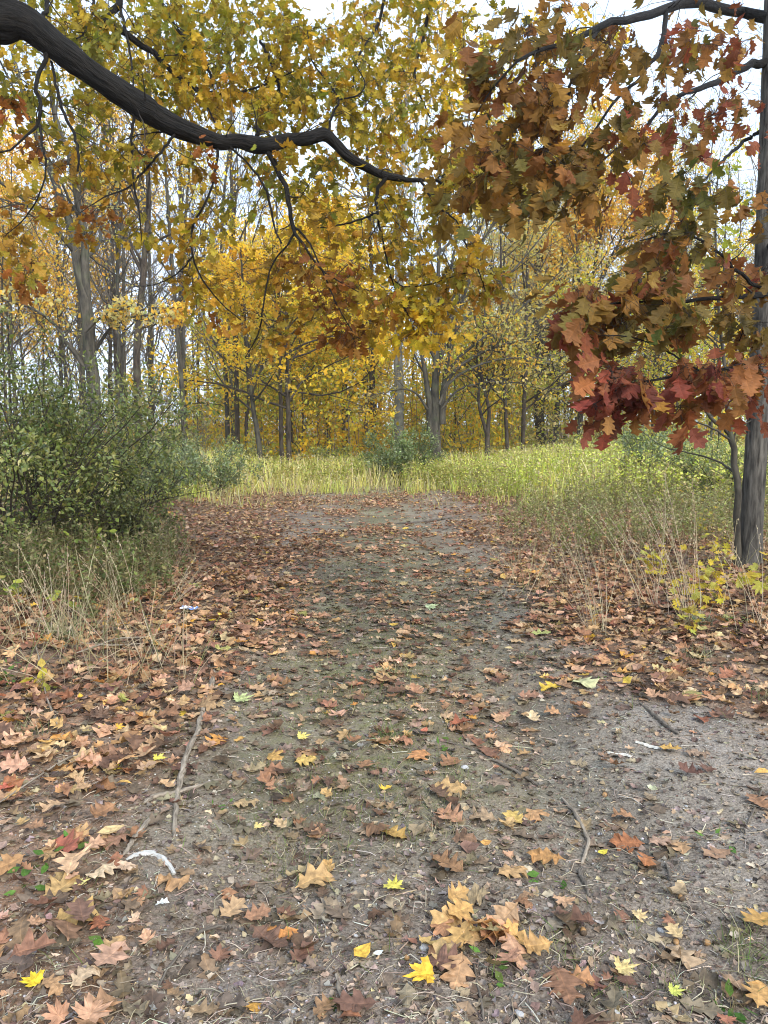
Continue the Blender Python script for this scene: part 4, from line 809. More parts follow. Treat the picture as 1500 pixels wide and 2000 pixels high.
for pl in (
    [(1500, 35, 34, rd), (1440, 25, 30, 8.6), (1380, 10, 30, 7.8), (1300, 15, 26, 7), (1240, 35, 24, 6.2), (1180, 50, 20, 5.6), (1110, 85, 14, 5.2), (1060, 95, 12, 5.0), (1000, 130, 8, 4.8), (950, 190, 5, 4.7), (915, 250, 3, 4.7)],
    [(1180, 48, 14, 5.6), (1130, 110, 11, 5.2), (1115, 160, 9, 5.0), (1105, 210, 7, 4.9), (1075, 260, 5, 4.8), (1040, 330, 3, 4.7)],
    [(1300, 20, 16, 7), (1290, 90, 13, 6.4), (1250, 150, 11, 5.9), (1200, 200, 9, 5.4), (1150, 270, 7, 5.1), (1100, 330, 4, 4.9)],
    [(1500, 120, 26, rd), (1450, 130, 22, 8), (1390, 165, 18, 7), (1340, 180, 14, 6.4), (1290, 215, 11, 6), (1250, 260, 8, 5.6), (1180, 310, 6, 5.3), (1120, 370, 3, 5.1)],
    [(1495, 250, 14, rd), (1455, 275, 11, 8.7), (1420, 305, 9, 8.2), (1395, 330, 7, 7.8), (1360, 370, 4, 7.4)],
    [(1495, 480, 24, rd), (1560, 500, 26, 7.6), (1570, 545, 26, 6.0), (1500, 570, 22, 5.2), (1420, 580, 14, 4.9), (1320, 588, 10, 4.7), (1230, 590, 7, 4.5), (1180, 600, 5, 4.4), (1110, 640, 3, 4.3)],
    [(1500, 570, 14, 5.2), (1450, 540, 11, 5), (1400, 490, 9, 4.9), (1330, 455, 7, 4.8), (1250, 470, 4, 4.7)],
    [(1560, 640, 18, 6.4), (1500, 690, 18, 5.4), (1440, 715, 13, 4.9), (1370, 730, 10, 4.6), (1290, 740, 8, 4.4), (1220, 755, 5, 4.3), (1160, 790, 3, 4.2)],
    [(1370, 728, 7, 4.6), (1310, 690, 6, 4.5), (1240, 660, 4, 4.4), (1180, 655, 3, 4.3)]):
    Q.limb('bough', px_limb(pl), 8, 24, mat=M_OAKBARK)
REDP, BRZ, GRB = ([tuple(.85 * c for c in k) for k in p] for p in (REDP, BRZ, GRB))
Q.bare_twigs(6, .3, .9)
RB = [(1050, 50, 120, 60, 15, BRZ, 4.6, 6), (970, 150, 80, 70, 11, BRZ, 4.4, 5.4), (960, 250, 60, 60, 8, BRZ + GRB, 4.4, 5.2), (1080, 190, 90, 70, 15, BRZ + REDP[1:2], 4.4, 5.6), (1200, 90, 100, 80, 16, BRZ, 4.8, 6.5),
      (1330, 80, 100, 80, 16, BRZ + REDP[:1], 5, 7.2), (1430, 110, 60, 100, 12, REDP + BRZ, 5.5, 7.5), (1220, 210, 90, 50, 11, REDP[:1] + BRZ, 4.8, 6), (1390, 220, 70, 40, 8, REDP + BRZ, 5.5, 7.5), (1060, 300, 100, 40, 12, BRZ + GRB, 4.4, 5.3), (940, 330, 60, 40, 7, BRZ, 4.4, 5.2),
      (900, 385, 40, 20, 4, BRZ + GRB, 4.4, 5), (1060, 370, 50, 20, 5, BRZ + GRB, 4.4, 5), (1150, 320, 70, 50, 9, BRZ + REDP[:1], 4.6, 5.4), (1170, 370, 30, 25, 3, BRZ + GRB, 4.6, 5.2), (1340, 280, 50, 40, 4, REDP + BRZ, 5.2, 7), (1330, 330, 40, 40, 7, BRZ + GRB, 4.9, 6),
      (1410, 370, 60, 30, 8, GRB + BRZ, 4.9, 6), (1280, 455, 45, 18, 6, GRB + BRZ, 4.6, 5.2), (1350, 455, 60, 30, 7, BRZ + GRB, 4.6, 5.4), (1440, 500, 40, 40, 4, BRZ + REDP, 4.8, 5.6), (1290, 545, 80, 25, 9, BRZ + REDP[1:2], 4.4, 5), (1180, 585, 60, 20, 7, BRZ + REDP[:2], 4.3, 4.8),
      (1125, 625, 20, 15, 3, REDP + BRZ[:2], 4.2, 4.6), (1215, 630, 70, 15, 6, BRZ + GRB, 4.3, 4.8), (1330, 605, 60, 20, 6, BRZ + GRB, 4.4, 5), (1430, 615, 60, 30, 7, BRZ + GRB[1:], 4.6, 5.4), (1190, 725, 30, 15, 4, REDP, 4.1, 4.5), (1265, 745, 60, 20, 7, REDP, 4.2, 4.6),
      (1185, 785, 30, 10, 4, REDP, 4.1, 4.5), (1375, 720, 60, 20, 8, REDP, 4.3, 4.9), (1460, 715, 40, 25, 6, REDP + BRZ[:1], 4.6, 5.2), (1333, 795, 12, 18, 3, REDP[1:] + BRZ[:3], 4.3, 4.6), (1440, 765, 15, 12, 2, REDP, 4.5, 5), (1210, 290, 80, 40, 5, BRZ + REDP[:1], 4.6, 5.6), (1010, 230, 90, 40, 9, BRZ, 4.4, 5.4)]
CC, CO = [], []
for bx, by, rx, ry, n, pal, d0, d1 in RB:
    for _ in range(int(n * (1.7 if by > 500 else 1.12))):
        a = rng.random() * 6.283; rr = abs(rng.normal()) * .95; CC.append(at(bx + rx * rr * math.cos(a), by + ry * rr * math.sin(a), d0 + (d1 - d0) * .8 * rng.random())); CO.append(np.array(pal[rng.integers(len(pal))]))
for _ in range(60): CC.append(np.array([2.0 + 5 * rng.random(), 4.5 + 6 * rng.random(), 5.6 + 2.4 * rng.random()])); CO.append(np.array(BRZ[rng.integers(len(BRZ))]))
T_RED = [oak(2, a, b, c, .035, s, w) for a, b, c, s, w in ((.7, .4, .15, 11, 1.1), (1.3, .6, .1, 12, 1), (.4, .9, .2, 13, 1.1), (1.0, -.4, .1, 14, 1), (1.8, .7, .15, 15, 1.05))]
Q.sprays(np.array(CC), CO, 6, .135, 1.0, .16, np.array([-.55, -.1, -.45]))
Q.finish(T_RED, 300, M_LEAF, M_LEAF_O)

# the young tree in front of the trunk
sb = gpt(1436, 1112); sd_ = sb[1]
sap = thing('sapling', 'thin grey sapling standing just left of the furrowed trunk', 'sapling', sb)
Y = Canopy(sap, M_GREY); ws = lambda a, b, wd, dd=0: [*at(a, b, sd_ + dd), wd / FPX * (sd_ + dd) / 2]
Y.limb('trunk', np.array([ws(1436, 1120, 17), ws(1440, 1060, 13), ws(1443, 990, 13), ws(1437, 930, 13), ws(1432, 880, 12), ws(1427, 845, 12), ws(1422, 800, 8), ws(1416, 740, 7), ws(1408, 640, 6), ws(1400, 540, 5), ws(1397, 430, 3.5), ws(1402, 330, 2)]), 12, 20)
for pl in ([ws(1428, 850, 8), ws(1412, 835, 8), ws(1390, 818, 7), ws(1375, 800, 5), ws(1358, 785, 3)], [ws(1428, 860, 5), ws(1395, 838, 4, -.1), ws(1360, 825, 3, -.2), ws(1310, 815, 2, -.3)],
           [ws(1432, 862, 5), ws(1440, 840, 4), ws(1460, 825, 3), ws(1492, 815, 2)], [ws(1436, 925, 5), ws(1400, 900, 4, .3), ws(1350, 885, 3, .5), ws(1290, 870, 2, .7), ws(1240, 830, 1.5, .8)],
           [ws(1400, 585, 5), ws(1360, 575, 4, -.4), ws(1320, 600, 3, -.6)], [ws(1412, 690, 4), ws(1385, 660, 3, -.3), ws(1350, 640, 2, -.4)], [ws(1380, 808, 4), ws(1378, 780, 3), ws(1390, 755, 2)]):
    Y.limb('branch', np.array(pl), 6, 16)
CC = [at(a, b, sd_ + d) for a, b, d in ((1430, 540, .2), (1385, 430, .1), (1460, 420, .3), (1440, 350, .4), (1385, 560, .2), (1480, 390, .3), (1425, 470, 0))]
Y.sprays(np.array(CC), [np.array((.34, .36, .05))] * len(CC), 9, .1, .5); Y.finish(T_OAK, 60, M_LEAF, M_LEAF_O)

# ------------------------------------------------------------------ fallen leaves
DRYP = {'tan': [(.48, .32, .19), (.43, .285, .175), (.52, .37, .24), (.46, .30, .15)], 'brown': [(.29, .165, .095), (.25, .145, .09), (.34, .20, .12)], 'rust': [(.27, .125, .07), (.24, .105, .065), (.31, .15, .08)],
        'pale': [(.52, .38, .26), (.50, .36, .22)], 'yellow': [(.62, .46, .08), (.60, .40, .06)], 'dark': [(.13, .08, .055), (.17, .105, .075)], 'gold': [(.52, .30, .08), (.50, .33, .11)], 'green': [(.34, .34, .12), (.42, .40, .18)]}
DNAM = ['tan', 'brown', 'rust', 'pale', 'dark', 'gold', 'yellow', 'green']
DW = np.array([.36, .33, .045, .12, .10, .03, .009, .006]); DW /= DW.sum()
def dry_templates(lod):
    T = []
    for s, (ky, kx, fo, rp, wd) in enumerate(((.4, .5, .1, .05, 1.), (1.1, 1.2, .1, .07, .95), (-.9, .6, .2, .06, 1.05), (.2, 1.3, .1, .06, 1.), (1.9, .6, .2, .08, .9), (-.4, -1.1, .1, .07, 1.1), (.7, 1.8, .0, .08, .9), (-1.5, -.8, .1, .08, 1.), (2.6, .9, .1, .1, .8), (.3, -2.2, .1, .1, .95), (1.4, 1.9, .2, .12, .7), (-.7, 1.3, .3, .1, .8))):
        T.append(oak(lod, ky, kx, fo, rp, 20 + s, wd))
    return T
T_DRY = {k: dry_templates(k) for k in (0, 1, 2)}
T_ODD = [oval(.3, .2, 1., 1), oval(.38, .15, 1.8, 2), oval(.24, .4, -1.2, 3), oval(.33, .5, .6, 4)]
T_MAP = [maple(.5, .6, .1, .05, 3), maple(-.5, .9, .15, .06, 4), maple(.9, -.5, .05, .06, 5)]
lx, ly, keep = [], [], []
for y0, y1, dens in ((1.75, 3.4, 150), (3.4, 5.5, 330), (5.5, 9, 400), (9, 15, 300), (15, 25, 150)):
    area = 1.15 * (y1 ** 2 - y0 ** 2) / 2; n = int(area * dens); y = np.sqrt(y0 ** 2 + (y1 ** 2 - y0 ** 2) * rng.random(n)); x = (rng.random(n) - .5) * 1.15 * y
    px, py = project(np.column_stack([x, y, gz(x, y)])); k = rng.random(n) < drift(px, py, x, y); lx.append(x[k]); ly.append(y[k])
x, y = np.concatenate(lx), np.concatenate(ly); n = len(x); z = gz_fine(x, y); px, py = project(np.column_stack([x, y, z])); D = drift(px, py, x, y)
pile = np.clip(D - .45, 0, 1)
tilt = .14 + .5 * pile; nor = np.column_stack([rng.normal(size=n) * tilt, rng.normal(size=n) * tilt - .05, np.ones(n)]); a = rng.random(n) * 6.283
yd = np.column_stack([np.cos(a), np.sin(a), rng.normal(size=n) * tilt * .5]); size = np.where(rng.random(n) < .5, .045 + .045 * rng.random(n), .075 + .075 * rng.random(n))
kinds = rng.choice(len(DNAM), n, p=DW); reds = (py < 1130) & (rng.random(n) < .3); kinds[reds] = rng.choice([1, 1, 2, 0], reds.sum())
# old half rotted leaves on the bare track are darker
kinds[(y < 3.2) & (kinds > 5)] = 0; kinds[(y < 2.6) & (kinds == 2)] = 1
old = (D < .3) & (rng.random(n) < .35); kinds[old] = 4
col = np.empty((n, 3))
for k, nm in enumerate(DNAM):
    m = kinds == k; col[m] = pick(DRYP[nm], m.sum(), .16) * np.array([.90, .81, .73])
pos = np.column_stack([x - .5 * size * np.cos(a), y - .5 * size * np.sin(a), z + .004 + .018 * size / .13 + pile * .085 * rng.random(n)])
vis = (px > 5) & (px < 1495) & (py < 1985); score = np.where(vis, size / y * (.5 + .5 * (col.mean(1) > .14)), -1)
order = np.argsort(-score); single, rest = order[:240], order[240:]
g = Geo()
for lod, m in ((2, y[rest] < 4.2), (1, (y[rest] >= 4.2) & (y[rest] < 8)), (0, y[rest] >= 8)):
    r = rest[m]; od = rng.random(len(r)) < .2; scatter(g, T_ODD, pos[r[od]], yd[r[od]], nor[r[od]], size[r[od]] * .8, col[r[od]]); r = r[~od]; mp = rng.random(len(r)) < .15
    scatter(g, T_DRY[lod], pos[r[~mp]], yd[r[~mp]], nor[r[~mp]], size[r[~mp]], col[r[~mp]])
    if lod: scatter(g, T_MAP, pos[r[mp]], yd[r[mp]], nor[r[mp]], size[r[mp]] * .9, col[r[mp]])
    else: scatter(g, T_DRY[0], pos[r[mp]], yd[r[mp]], nor[r[mp]], size[r[mp]], col[r[mp]])
# old leaves pressed flat into the soil beneath the fresh ones
n = 5200; yy = np.sqrt(1.75 ** 2 + (8.5 ** 2 - 1.75 ** 2) * rng.random(n)); xx = (rng.random(n) - .5) * 1.15 * yy; ppx, ppy = project(np.column_stack([xx, yy, gz(xx, yy)]))
k = rng.random(n) < np.where((ppx > 1000) & (ppy > 1330) & (ppy < 1800), .25, .85); xx, yy = xx[k], yy[k]; n = len(xx); a = rng.random(n) * 6.283
scatter(g, T_DRY[1], np.column_stack([xx, yy, gz_fine(xx, yy) + .0015]), np.column_stack([np.cos(a), np.sin(a), .05 * rng.normal(size=n)]), np.column_stack([rng.normal(size=n) * .1, rng.normal(size=n) * .1, np.ones(n)]), .05 + .075 * rng.random(n), pick([(.15, .115, .09), (.21, .165, .125), (.26, .21, .165), (.12, .09, .07), (.25, .175, .12)], n, .18) * np.array([1., .96, .82]))
o = g.build('leaf_litter', M_DRY, None, False, stuff=True); o['label'] = 'dry brown and tan leaves strewn over the track and its edges'
def tmesh(name, T, mat):
    out = []
    for tv, tf, tt in T: gg = Geo(); gg.add(tv, tf, (1, 1, 1), tt); out.append(gg.mesh(name, mat, False))
    return out
MS_OAK, MS_MAP = tmesh('oak_leaf', T_DRY[2], M_DRY_O), tmesh('maple_leaf', T_MAP, M_DRY_O)
MS_OVAL = tmesh('oval_leaf', [oval(.3, .2, .5, 1), oval(.34, .1, 1.2, 2), oval(.22, .35, -.8, 3)], M_DRY_O)
def leaf_obj(name, me, pos, yd, nor, size, col, label, cat, group=None):
    o = bpy.data.objects.new(name, me); S.collection.objects.link(o)
    Yv = Vector(yd).normalized(); Zv = Vector(nor); Zv = (Zv - Zv.dot(Yv) * Yv).normalized(); Xv = Yv.cross(Zv)
    M = Matrix((Xv, Yv, Zv)).transposed().to_4x4() @ Matrix.Scale(float(size), 4); M.translation = Vector(pos); o.matrix_world = M
    o.color = (*[float(c) for c in col], 1); return tag(o, label, cat, group)
WORD = {'tan': 'tan', 'brown': 'brown', 'rust': 'rusty red brown', 'pale': 'pale buff', 'dark': 'dark half rotted', 'gold': 'golden tan', 'yellow': 'yellow', 'green': 'pale green'}
for i in single:
    where = 'in the leaf drift left of the bare track' if px[i] < 560 and D[i] > .35 else 'in the leaf drift right of the bare track' if px[i] > 900 and D[i] > .35 else \
        'on the bare soil at the left' if px[i] < 500 else 'on the bare soil at the right' if px[i] > 1000 else 'on the thin mossy middle of the track'
    lab = '%s oak leaf lying %s' % (WORD[DNAM[kinds[i]]], where)
    leaf_obj('oak_leaf', MS_OAK[int(rng.integers(len(MS_OAK)))], pos[i], yd[i], nor[i], size[i], col[i], lab, 'leaf', lab.replace(' oak leaf lying', ' oak leaves lying'))
# leaves the photograph singles out: px, py, length px, heading degrees (0 = right, 90 = away), shape, colour, label
HERO = [
    (62, 1930, 56, 160, 'm', (.66, .47, .03), 'bright yellow maple leaf in the bottom left corner'), (770, 1740, 52, 80, 'm', (.60, .52, .10), 'lemon yellow maple leaf alone on dirt at front centre'),
    (822, 1918, 78, 190, 'm', (.68, .40, .04), 'glossy golden leaf with orange edge below the two white stones'), (612, 1728, 90, 30, 'o', (.45, .28, .12), 'large tan oak leaf lying flat left of the lemon yellow maple leaf'),
    (1006, 1610, 58, 110, 'o', (.48, .33, .10), 'yellowish tan oak leaf propped up on the dirt right of centre'), (946, 1606, 60, 170, 'o', (.32, .22, .13), 'dull brown oak leaf touching the yellowish tan one'),
    (1070, 1682, 80, 160, 'o', (.42, .22, .08), 'orange brown oak leaf beside the curved grey twig'), (1228, 1655, 72, 175, 'o', (.30, .12, .05), 'long rust oak leaf on bare dirt right of the curved twig'),
    (1264, 1688, 50, 250, 'o', (.32, .13, .05), 'short rust leaf tip touching the long rust oak leaf'), (1220, 1603, 50, 170, 'o', (.34, .18, .09), 'curled brown oak leaf above the two rust leaves'),
    (1222, 1905, 62, 10, 'm', (.56, .43, .18), 'pale straw yellow leaf flat at the lower right'), (476, 1577, 58, 20, 'o', (.44, .30, .15), 'tan oak leaf right of the long bent stick'),
    (595, 1493, 48, 20, 'o', (.50, .34, .10), 'gold oak leaf on the grey dirt left of centre'), (592, 1447, 32, 20, 'm', (.64, .52, .14), 'small pale yellow maple leaf on grey dirt left of the green tuft'),
    (756, 1332, 56, 190, 'o', (.40, .24, .11), 'broad tan oak leaf leaning on grass at mid track'), (872, 1549, 76, 0, 'o', (.44, .28, .12), 'pair like long tan oak leaf on the dirt right of centre'),
    (818, 1480, 60, 260, 'o', (.46, .22, .09), 'narrow curled orange leaf beside the dark twig'), (532, 1514, 52, 20, 'o', (.26, .13, .07), 'dark brown curled leaf above the gold oak leaf'),
    (118, 1748, 84, 60, 'o', (.42, .27, .11), 'large tan oak leaf at lower left with deep pointed lobes'), (142, 1802, 100, 20, 'o', (.42, .27, .10), 'long tan oak leaf with holes at the lower left'),
    (192, 1812, 56, 300, 'o', (.26, .10, .05), 'red brown leaf crumpled against the long holed oak leaf'), (218, 1862, 66, 60, 'o', (.44, .28, .13), 'tan oak leaf beside the small green weed at lower left'),
    (243, 1706, 56, 280, 'm', (.52, .36, .24), 'pinkish buff maple leaf at the end of the pale bark strip'), (316, 1776, 30, 20, 'o', (.68, .68, .62), 'small silvery white leaf turned underside up at left'),
    (160, 1736, 42, 20, 'm', (.58, .52, .20), 'pale yellow green leaf overlapping the large tan oak leaf'), (452, 1790, 70, 60, 'o', (.40, .26, .14), 'tan oak leaf standing on edge left of the centre front'),
    (500, 1800, 60, 30, 'o', (.30, .16, .09), 'brown oak leaf folded beside the standing tan leaf'), (188, 1985, 95, 60, 'o', (.30, .17, .09), 'broad brown oak leaf cut by the bottom edge'), (1130, 1926, 66, 0, 'o', (.36, .18, .08), 'brown leaf curled into a cup at the lower right'),
    (1102, 1776, 56, 260, 'm', (.46, .28, .16), 'crumpled tan maple leaf just above the leaf heap'), (312, 1490, 34, 30, 'm', (.66, .58, .10), 'lemon maple leaf in the left drift beside the stick'), (222, 1510, 36, 0, 'm', (.70, .54, .05), 'vivid yellow maple leaf in the left drift'),
    (240, 1537, 36, 0, 'v', (.60, .36, .10), 'round orange tan leaf under the vivid yellow one'), (200, 1428, 24, 280, 'v', (.70, .52, .04), 'small bright yellow leaf among dry stalks at left'), (1136, 1335, 66, 300, 'o', (.46, .45, .24), 'pale grey green oak leaf on the edge of the right drift'),
    (842, 1190, 34, 0, 'm', (.46, .52, .28), 'whitish green maple leaf in the middle of the track'), (474, 1372, 50, 30, 'm', (.38, .42, .18), 'dull green maple leaf right of the top of the stick'), (768, 1226, 22, 0, 'v', (.64, .40, .06), 'small gold leaf high on the track'),
    (1080, 1209, 20, 0, 'm', (.68, .46, .04), 'bright gold leaf at the inner edge of the right drift'), (1054, 1242, 42, 0, 'o', (.36, .38, .12), 'olive green leaf on the inner edge of the right drift'), (1066, 1316, 30, 0, 'o', (.52, .34, .24), 'pink tan oak leaf alone on grey dirt at right'),
    (1080, 1398, 36, 160, 'o', (.44, .24, .12), 'orange brown leaf on the dark dirt below the pale green leaf'), (1028, 1402, 28, 0, 'o', (.46, .28, .13), 'small tan leaf left of the orange brown one on dark dirt'), (1488, 1516, 36, 0, 'v', (.58, .34, .09), 'orange gold oval leaf at the right frame edge'),
    (1484, 1958, 84, 60, 'o', (.46, .26, .09), 'big orange tan oak leaf cut by the right edge at bottom'), (706, 1876, 52, 50, 'v', (.62, .38, .06), 'narrow rolled golden leaf at front centre'), (738, 1877, 24, 20, 'v', (.70, .72, .68), 'tiny white oval leaf beside the rolled golden leaf'),
    (1320, 1951, 40, 0, 'm', (.46, .48, .10), 'lime yellow leaf near the bottom right'), (10, 1548, 46, 200, 'o', (.44, .12, .07), 'red leaf at the left frame edge in the drift'), (948, 1658, 26, 0, 'v', (.54, .28, .08), 'small round orange leaf on dirt below the pair'),
    (1176, 1677, 26, 20, 'v', (.62, .50, .06), 'small yellow oval leaf left of the rust leaves'), (828, 1436, 24, 60, 'v', (.50, .16, .09), 'small salmon red leaf right of the green tuft'), (905, 1140, 18, 0, 'v', (.46, .12, .06), 'small red leaf high on the track at right'),
    (1358, 1478, 52, 340, 'o', (.30, .20, .13), 'grey brown oak leaf lying below the white wood chips'), (215, 1635, 56, 30, 'v', (.58, .42, .20), 'pale yellow narrow leaf beside the stick end at left'), (505, 1625, 26, 0, 'm', (.64, .50, .18), 'small cream yellow leaf left of centre front'),
    (1250, 1800, 40, 20, 'm', (.54, .40, .20), 'pale leaf standing over a grass sprig at right'), (1320, 1835, 50, 100, 'o', (.50, .36, .18), 'buff leaf beside two acorns at lower right'), (150, 1550, 46, 40, 'o', (.48, .32, .13), 'golden tan oak leaf near the left edge of the bare soil')]
def hero(px, py, ln, hd, shp, col, label, lift=.012, tilt=.12):
    p = gpt(px, py, lift); sz = ln / FPX * p[1] * (1.0 if shp != 'm' else .95); a = R(hd); yd = np.array([math.cos(a), math.sin(a) * .9, .04]); yd /= np.linalg.norm(yd)
    me, nm = (MS_OAK, 'oak_leaf') if shp == 'o' else (MS_MAP, 'maple_leaf') if shp == 'm' else (MS_OVAL, 'oval_leaf')
    leaf_obj(nm, me[(0, 2, 5)[int(rng.integers(3))] if shp == 'o' else int(rng.integers(len(me)))], p - yd * sz * .45 + np.array([0, 0, .012]), yd, np.array([rng.normal() * tilt, -.12 + rng.normal() * tilt, 1]), sz, col, label, 'leaf')
for h in HERO: hero(*h)
# the heap of leaves at the front right: leaves stacked on each other
for k in range(26):
    a, b = 955 + 75 * rng.normal(), 1845 + 34 * rng.normal(); p = gpt(a, b, .012 + .05 * rng.random() * math.exp(-((a - 960) / 80) ** 2)); c = pick([(.46, .28, .14), (.42, .24, .11), (.48, .32, .17), (.36, .20, .11), (.46, .27, .10)], 1)[0]
    an = rng.random() * 6.283; sz = .085 + .055 * rng.random(); yd = np.array([math.cos(an), math.sin(an), .3 * rng.normal()]); yd /= np.linalg.norm(yd)
    leaf_obj('oak_leaf', MS_OAK[int(rng.integers(8))], p - yd * sz * .45, yd, np.array([rng.normal() * .5, rng.normal() * .5 - .3, 1]), sz, c, 'tan orange curled oak leaf in the heap at the front right', 'leaf', 'curled oak leaves heaped at the front right')

# ------------------------------------------------------------------ crumbs, twigs, pebbles, low grass
def floor_pts(n, y0, y1, pw=1.0):
    y = y0 + (y1 - y0) * rng.random(n) ** pw; x = (rng.random(n) - .5) * 1.12 * y; z = gz_fine(x, y); px, py = project(np.column_stack([x, y, z])); return x, y, z, px, py
x, y, z, px, py = floor_pts(60000, 1.72, 11, 1.5); n = len(x); g = Geo()
a = rng.random(n) * 6.283; yd = np.column_stack([np.cos(a), np.sin(a), .15 * rng.normal(size=n)]); nor = np.column_stack([rng.normal(size=n) * .45, rng.normal(size=n) * .45, np.ones(n)])
cp = pick([(.17, .12, .085), (.12, .09, .07), (.26, .19, .135), (.34, .27, .205), (.085, .065, .052), (.22, .19, .165), (.40, .30, .19)], n, .22)
scatter(g, [oval(.3, .3, 1.6, 5), oval(.4, .2, 2.4, 6), oval(.22, .5, -1.8, 7), oval(.14, .5, 2.2, 8), T_DRY[0][3], T_DRY[0][6], T_DRY[0][4], T_DRY[0][1]], np.column_stack([x, y, z + .001]), yd, nor, (.008 + .045 * rng.random(n) ** 3.2) * np.interp(y, [2, 5, 9], [.8, 1, 1.3]), cp)
o = g.build('leaf_crumbs', M_DRY, None, False, stuff=True); o['label'] = 'broken bits of old leaf trodden into the soil'
x, y, z, px, py = floor_pts(11000, 1.72, 8.5, 1.4); n = len(x); a = rng.random(n) * 6.283; ln = .02 + .10 * rng.random(n) ** 2.5; g = Geo()
d = np.column_stack([np.cos(a), np.sin(a), np.zeros(n)]); b = np.column_stack([x, y, z + .003]); k = rng.normal(size=(n, 3)) * ln[:, None] * .14; k[:, 2] = np.abs(k[:, 2]) * .6
v, f, tx = tubes(np.stack([b - d * ln[:, None] / 2, b + k, b + d * ln[:, None] / 2 + k * .3], 1), (.0007 + .0014 * rng.random(n) ** 2)[:, None] * np.ones(3), 3)
g.add(v, f, np.repeat(pick([(.40, .33, .24), (.26, .2, .15), (.12, .09, .07), (.5, .44, .34), (.2, .16, .12)], n, .15), 9, 0), tx)
o = g.build('straw_litter', M_STEM, None, stuff=True); o['label'] = 'bits of straw and twig scattered on the soil'
# pebbles
ico = np.array([(0, 0, 1), (.894, 0, .447), (.276, .851, .447), (-.724, .526, .447), (-.724, -.526, .447), (.276, -.851, .447), (.724, .526, -.447), (-.276, .851, -.447), (-.894, 0, -.447), (-.276, -.851, -.447), (.724, -.526, -.447), (0, 0, -1)])
icf = np.array([(0, 1, 2), (0, 2, 3), (0, 3, 4), (0, 4, 5), (0, 5, 1), (1, 6, 2), (2, 7, 3), (3, 8, 4), (4, 9, 5), (5, 10, 1), (2, 6, 7), (3, 7, 8), (4, 8, 9), (5, 9, 10), (1, 10, 6), (6, 11, 7), (7, 11, 8), (8, 11, 9), (9, 11, 10), (10, 11, 6)])
T_PEB = [((ico * (.75 + .5 * np.random.default_rng(s).random((12, 1)))) * np.array([1, .8, .6]), icf, np.zeros((12, 3))) for s in range(5)]
x, y, z, px, py = floor_pts(5200, 1.72, 6.5, 1.5); n = len(x); g = Geo(); a = rng.random(n) * 6.283
scatter(g, T_PEB, np.column_stack([x, y, z + .001]), np.column_stack([np.cos(a), np.sin(a), np.zeros(n)]), np.tile([0, 0, 1.], (n, 1)), .0018 + .0045 * rng.random(n) ** 3, pick([(.34, .32, .30), (.22, .20, .185), (.5, .48, .46), (.14, .12, .11)], n, .15))
o = g.build('pebbles', M_STONE, None, stuff=True); o['label'] = 'small grey grit and pebbles in the soil of the track'
# short grass
x, y, z, px, py = floor_pts(110000, 2.0, 16, 1.25)
den = .05 + .9 * np.exp(-((px - 720) / 190) ** 2) * sstep(1750, 1500, py) + .8 * np.exp(-((px - 850) / 240) ** 2 - ((py - 1180) / 100) ** 2) + .5 * sstep(420, 560, px) * sstep(760, 560, px) * sstep(1800, 1650, py) + .35 * sstep(1250, 1400, px) * sstep(1780, 1850, py)
k = rng.random(len(x)) < np.clip(den, 0, 1) * sstep(.34, .58, fbm(x * 3.2, y * 3.2, 91, 3)); x, y, z = x[k], y[k], z[k]; n = len(x); g = Geo()
scatter(g, [strand(b, .02) for b in (.3, .6, .9, -.5)], np.column_stack([x, y, z - .002]), np.column_stack([rng.normal(size=n) * .6, rng.normal(size=n) * .6, np.ones(n)]), rdir(n), (.02 + .06 * rng.random(n) ** 2), pick([(.12, .16, .04), (.16, .19, .055), (.27, .26, .12), (.36, .31, .18), (.13, .14, .05)], n, .18))
o = g.build('short_grass', M_GRASS, None, False, stuff=True); o['label'] = 'sparse short grass and moss in the middle of the track'

# ------------------------------------------------------------------ sticks, tufts, weeds, stones
def stick(name, label, pl, mat, k=7, n=26, group=None, cat='stick', lift=.4, knots=.35):
    pts = np.array([[*gpt(a, b), wd / FPX * gpt(a, b)[1] / 2] for a, b, wd in pl]); pts[:, 2] += pts[:, 3] * (1 - lift) + .004
    tt = np.linspace(0, len(pts) - 1, n); r = .6 * np.column_stack([np.interp(tt, np.arange(len(pts)), pts[:, c]) for c in range(4)]) + .4 * resample(pts, n); r[1:-1, :3] += rng.normal(size=(n - 2, 3)) * r[1:-1, 3:4] * knots * .5; r[:, 3] *= 1 + knots * .3 * rng.normal(size=n); r[0, 3] *= .6; r[-1, 3] *= .5
    org = r[n // 2, :3].copy(); org[2] -= .01; g = Geo(); v, f, tx = tubes(r[:, :3], r[:, 3], k); g.add(v, f, (.5, .4, .3), tx)
    n_ = len(v); g.add(v[:k], [tuple(range(k))][0:1], (.5, .4, .3)); g.add(v[-k:], [tuple(range(k))], (.5, .4, .3))
    me = g.mesh(name, mat, True, org); o = bpy.data.objects.new(name, me); S.collection.objects.link(o); o.location = org; return tag(o, label, cat, group)
stick('stick', 'long bent pale stick lying along the left side of the bare track', [(418, 1314, 9), (412, 1345, 10), (398, 1378, 11), (391, 1412, 11), (386, 1436, 11), (368, 1470, 13), (357, 1510, 13), (350, 1545, 12), (343, 1580, 12), (340, 1640, 11)], M_STICK, 9, 40)
stick('stick', 'straight brown stick crossing the lower part of the long bent one', [(432, 1526, 7), (385, 1540, 9), (345, 1552, 9), (300, 1560, 10), (282, 1572, 9)], M_STICK)
stick('stick', 'brown stick slanting down just left of the end of the bent stick', [(300, 1598, 9), (280, 1622, 12), (258, 1650, 12), (240, 1675, 8)], M_STICK)
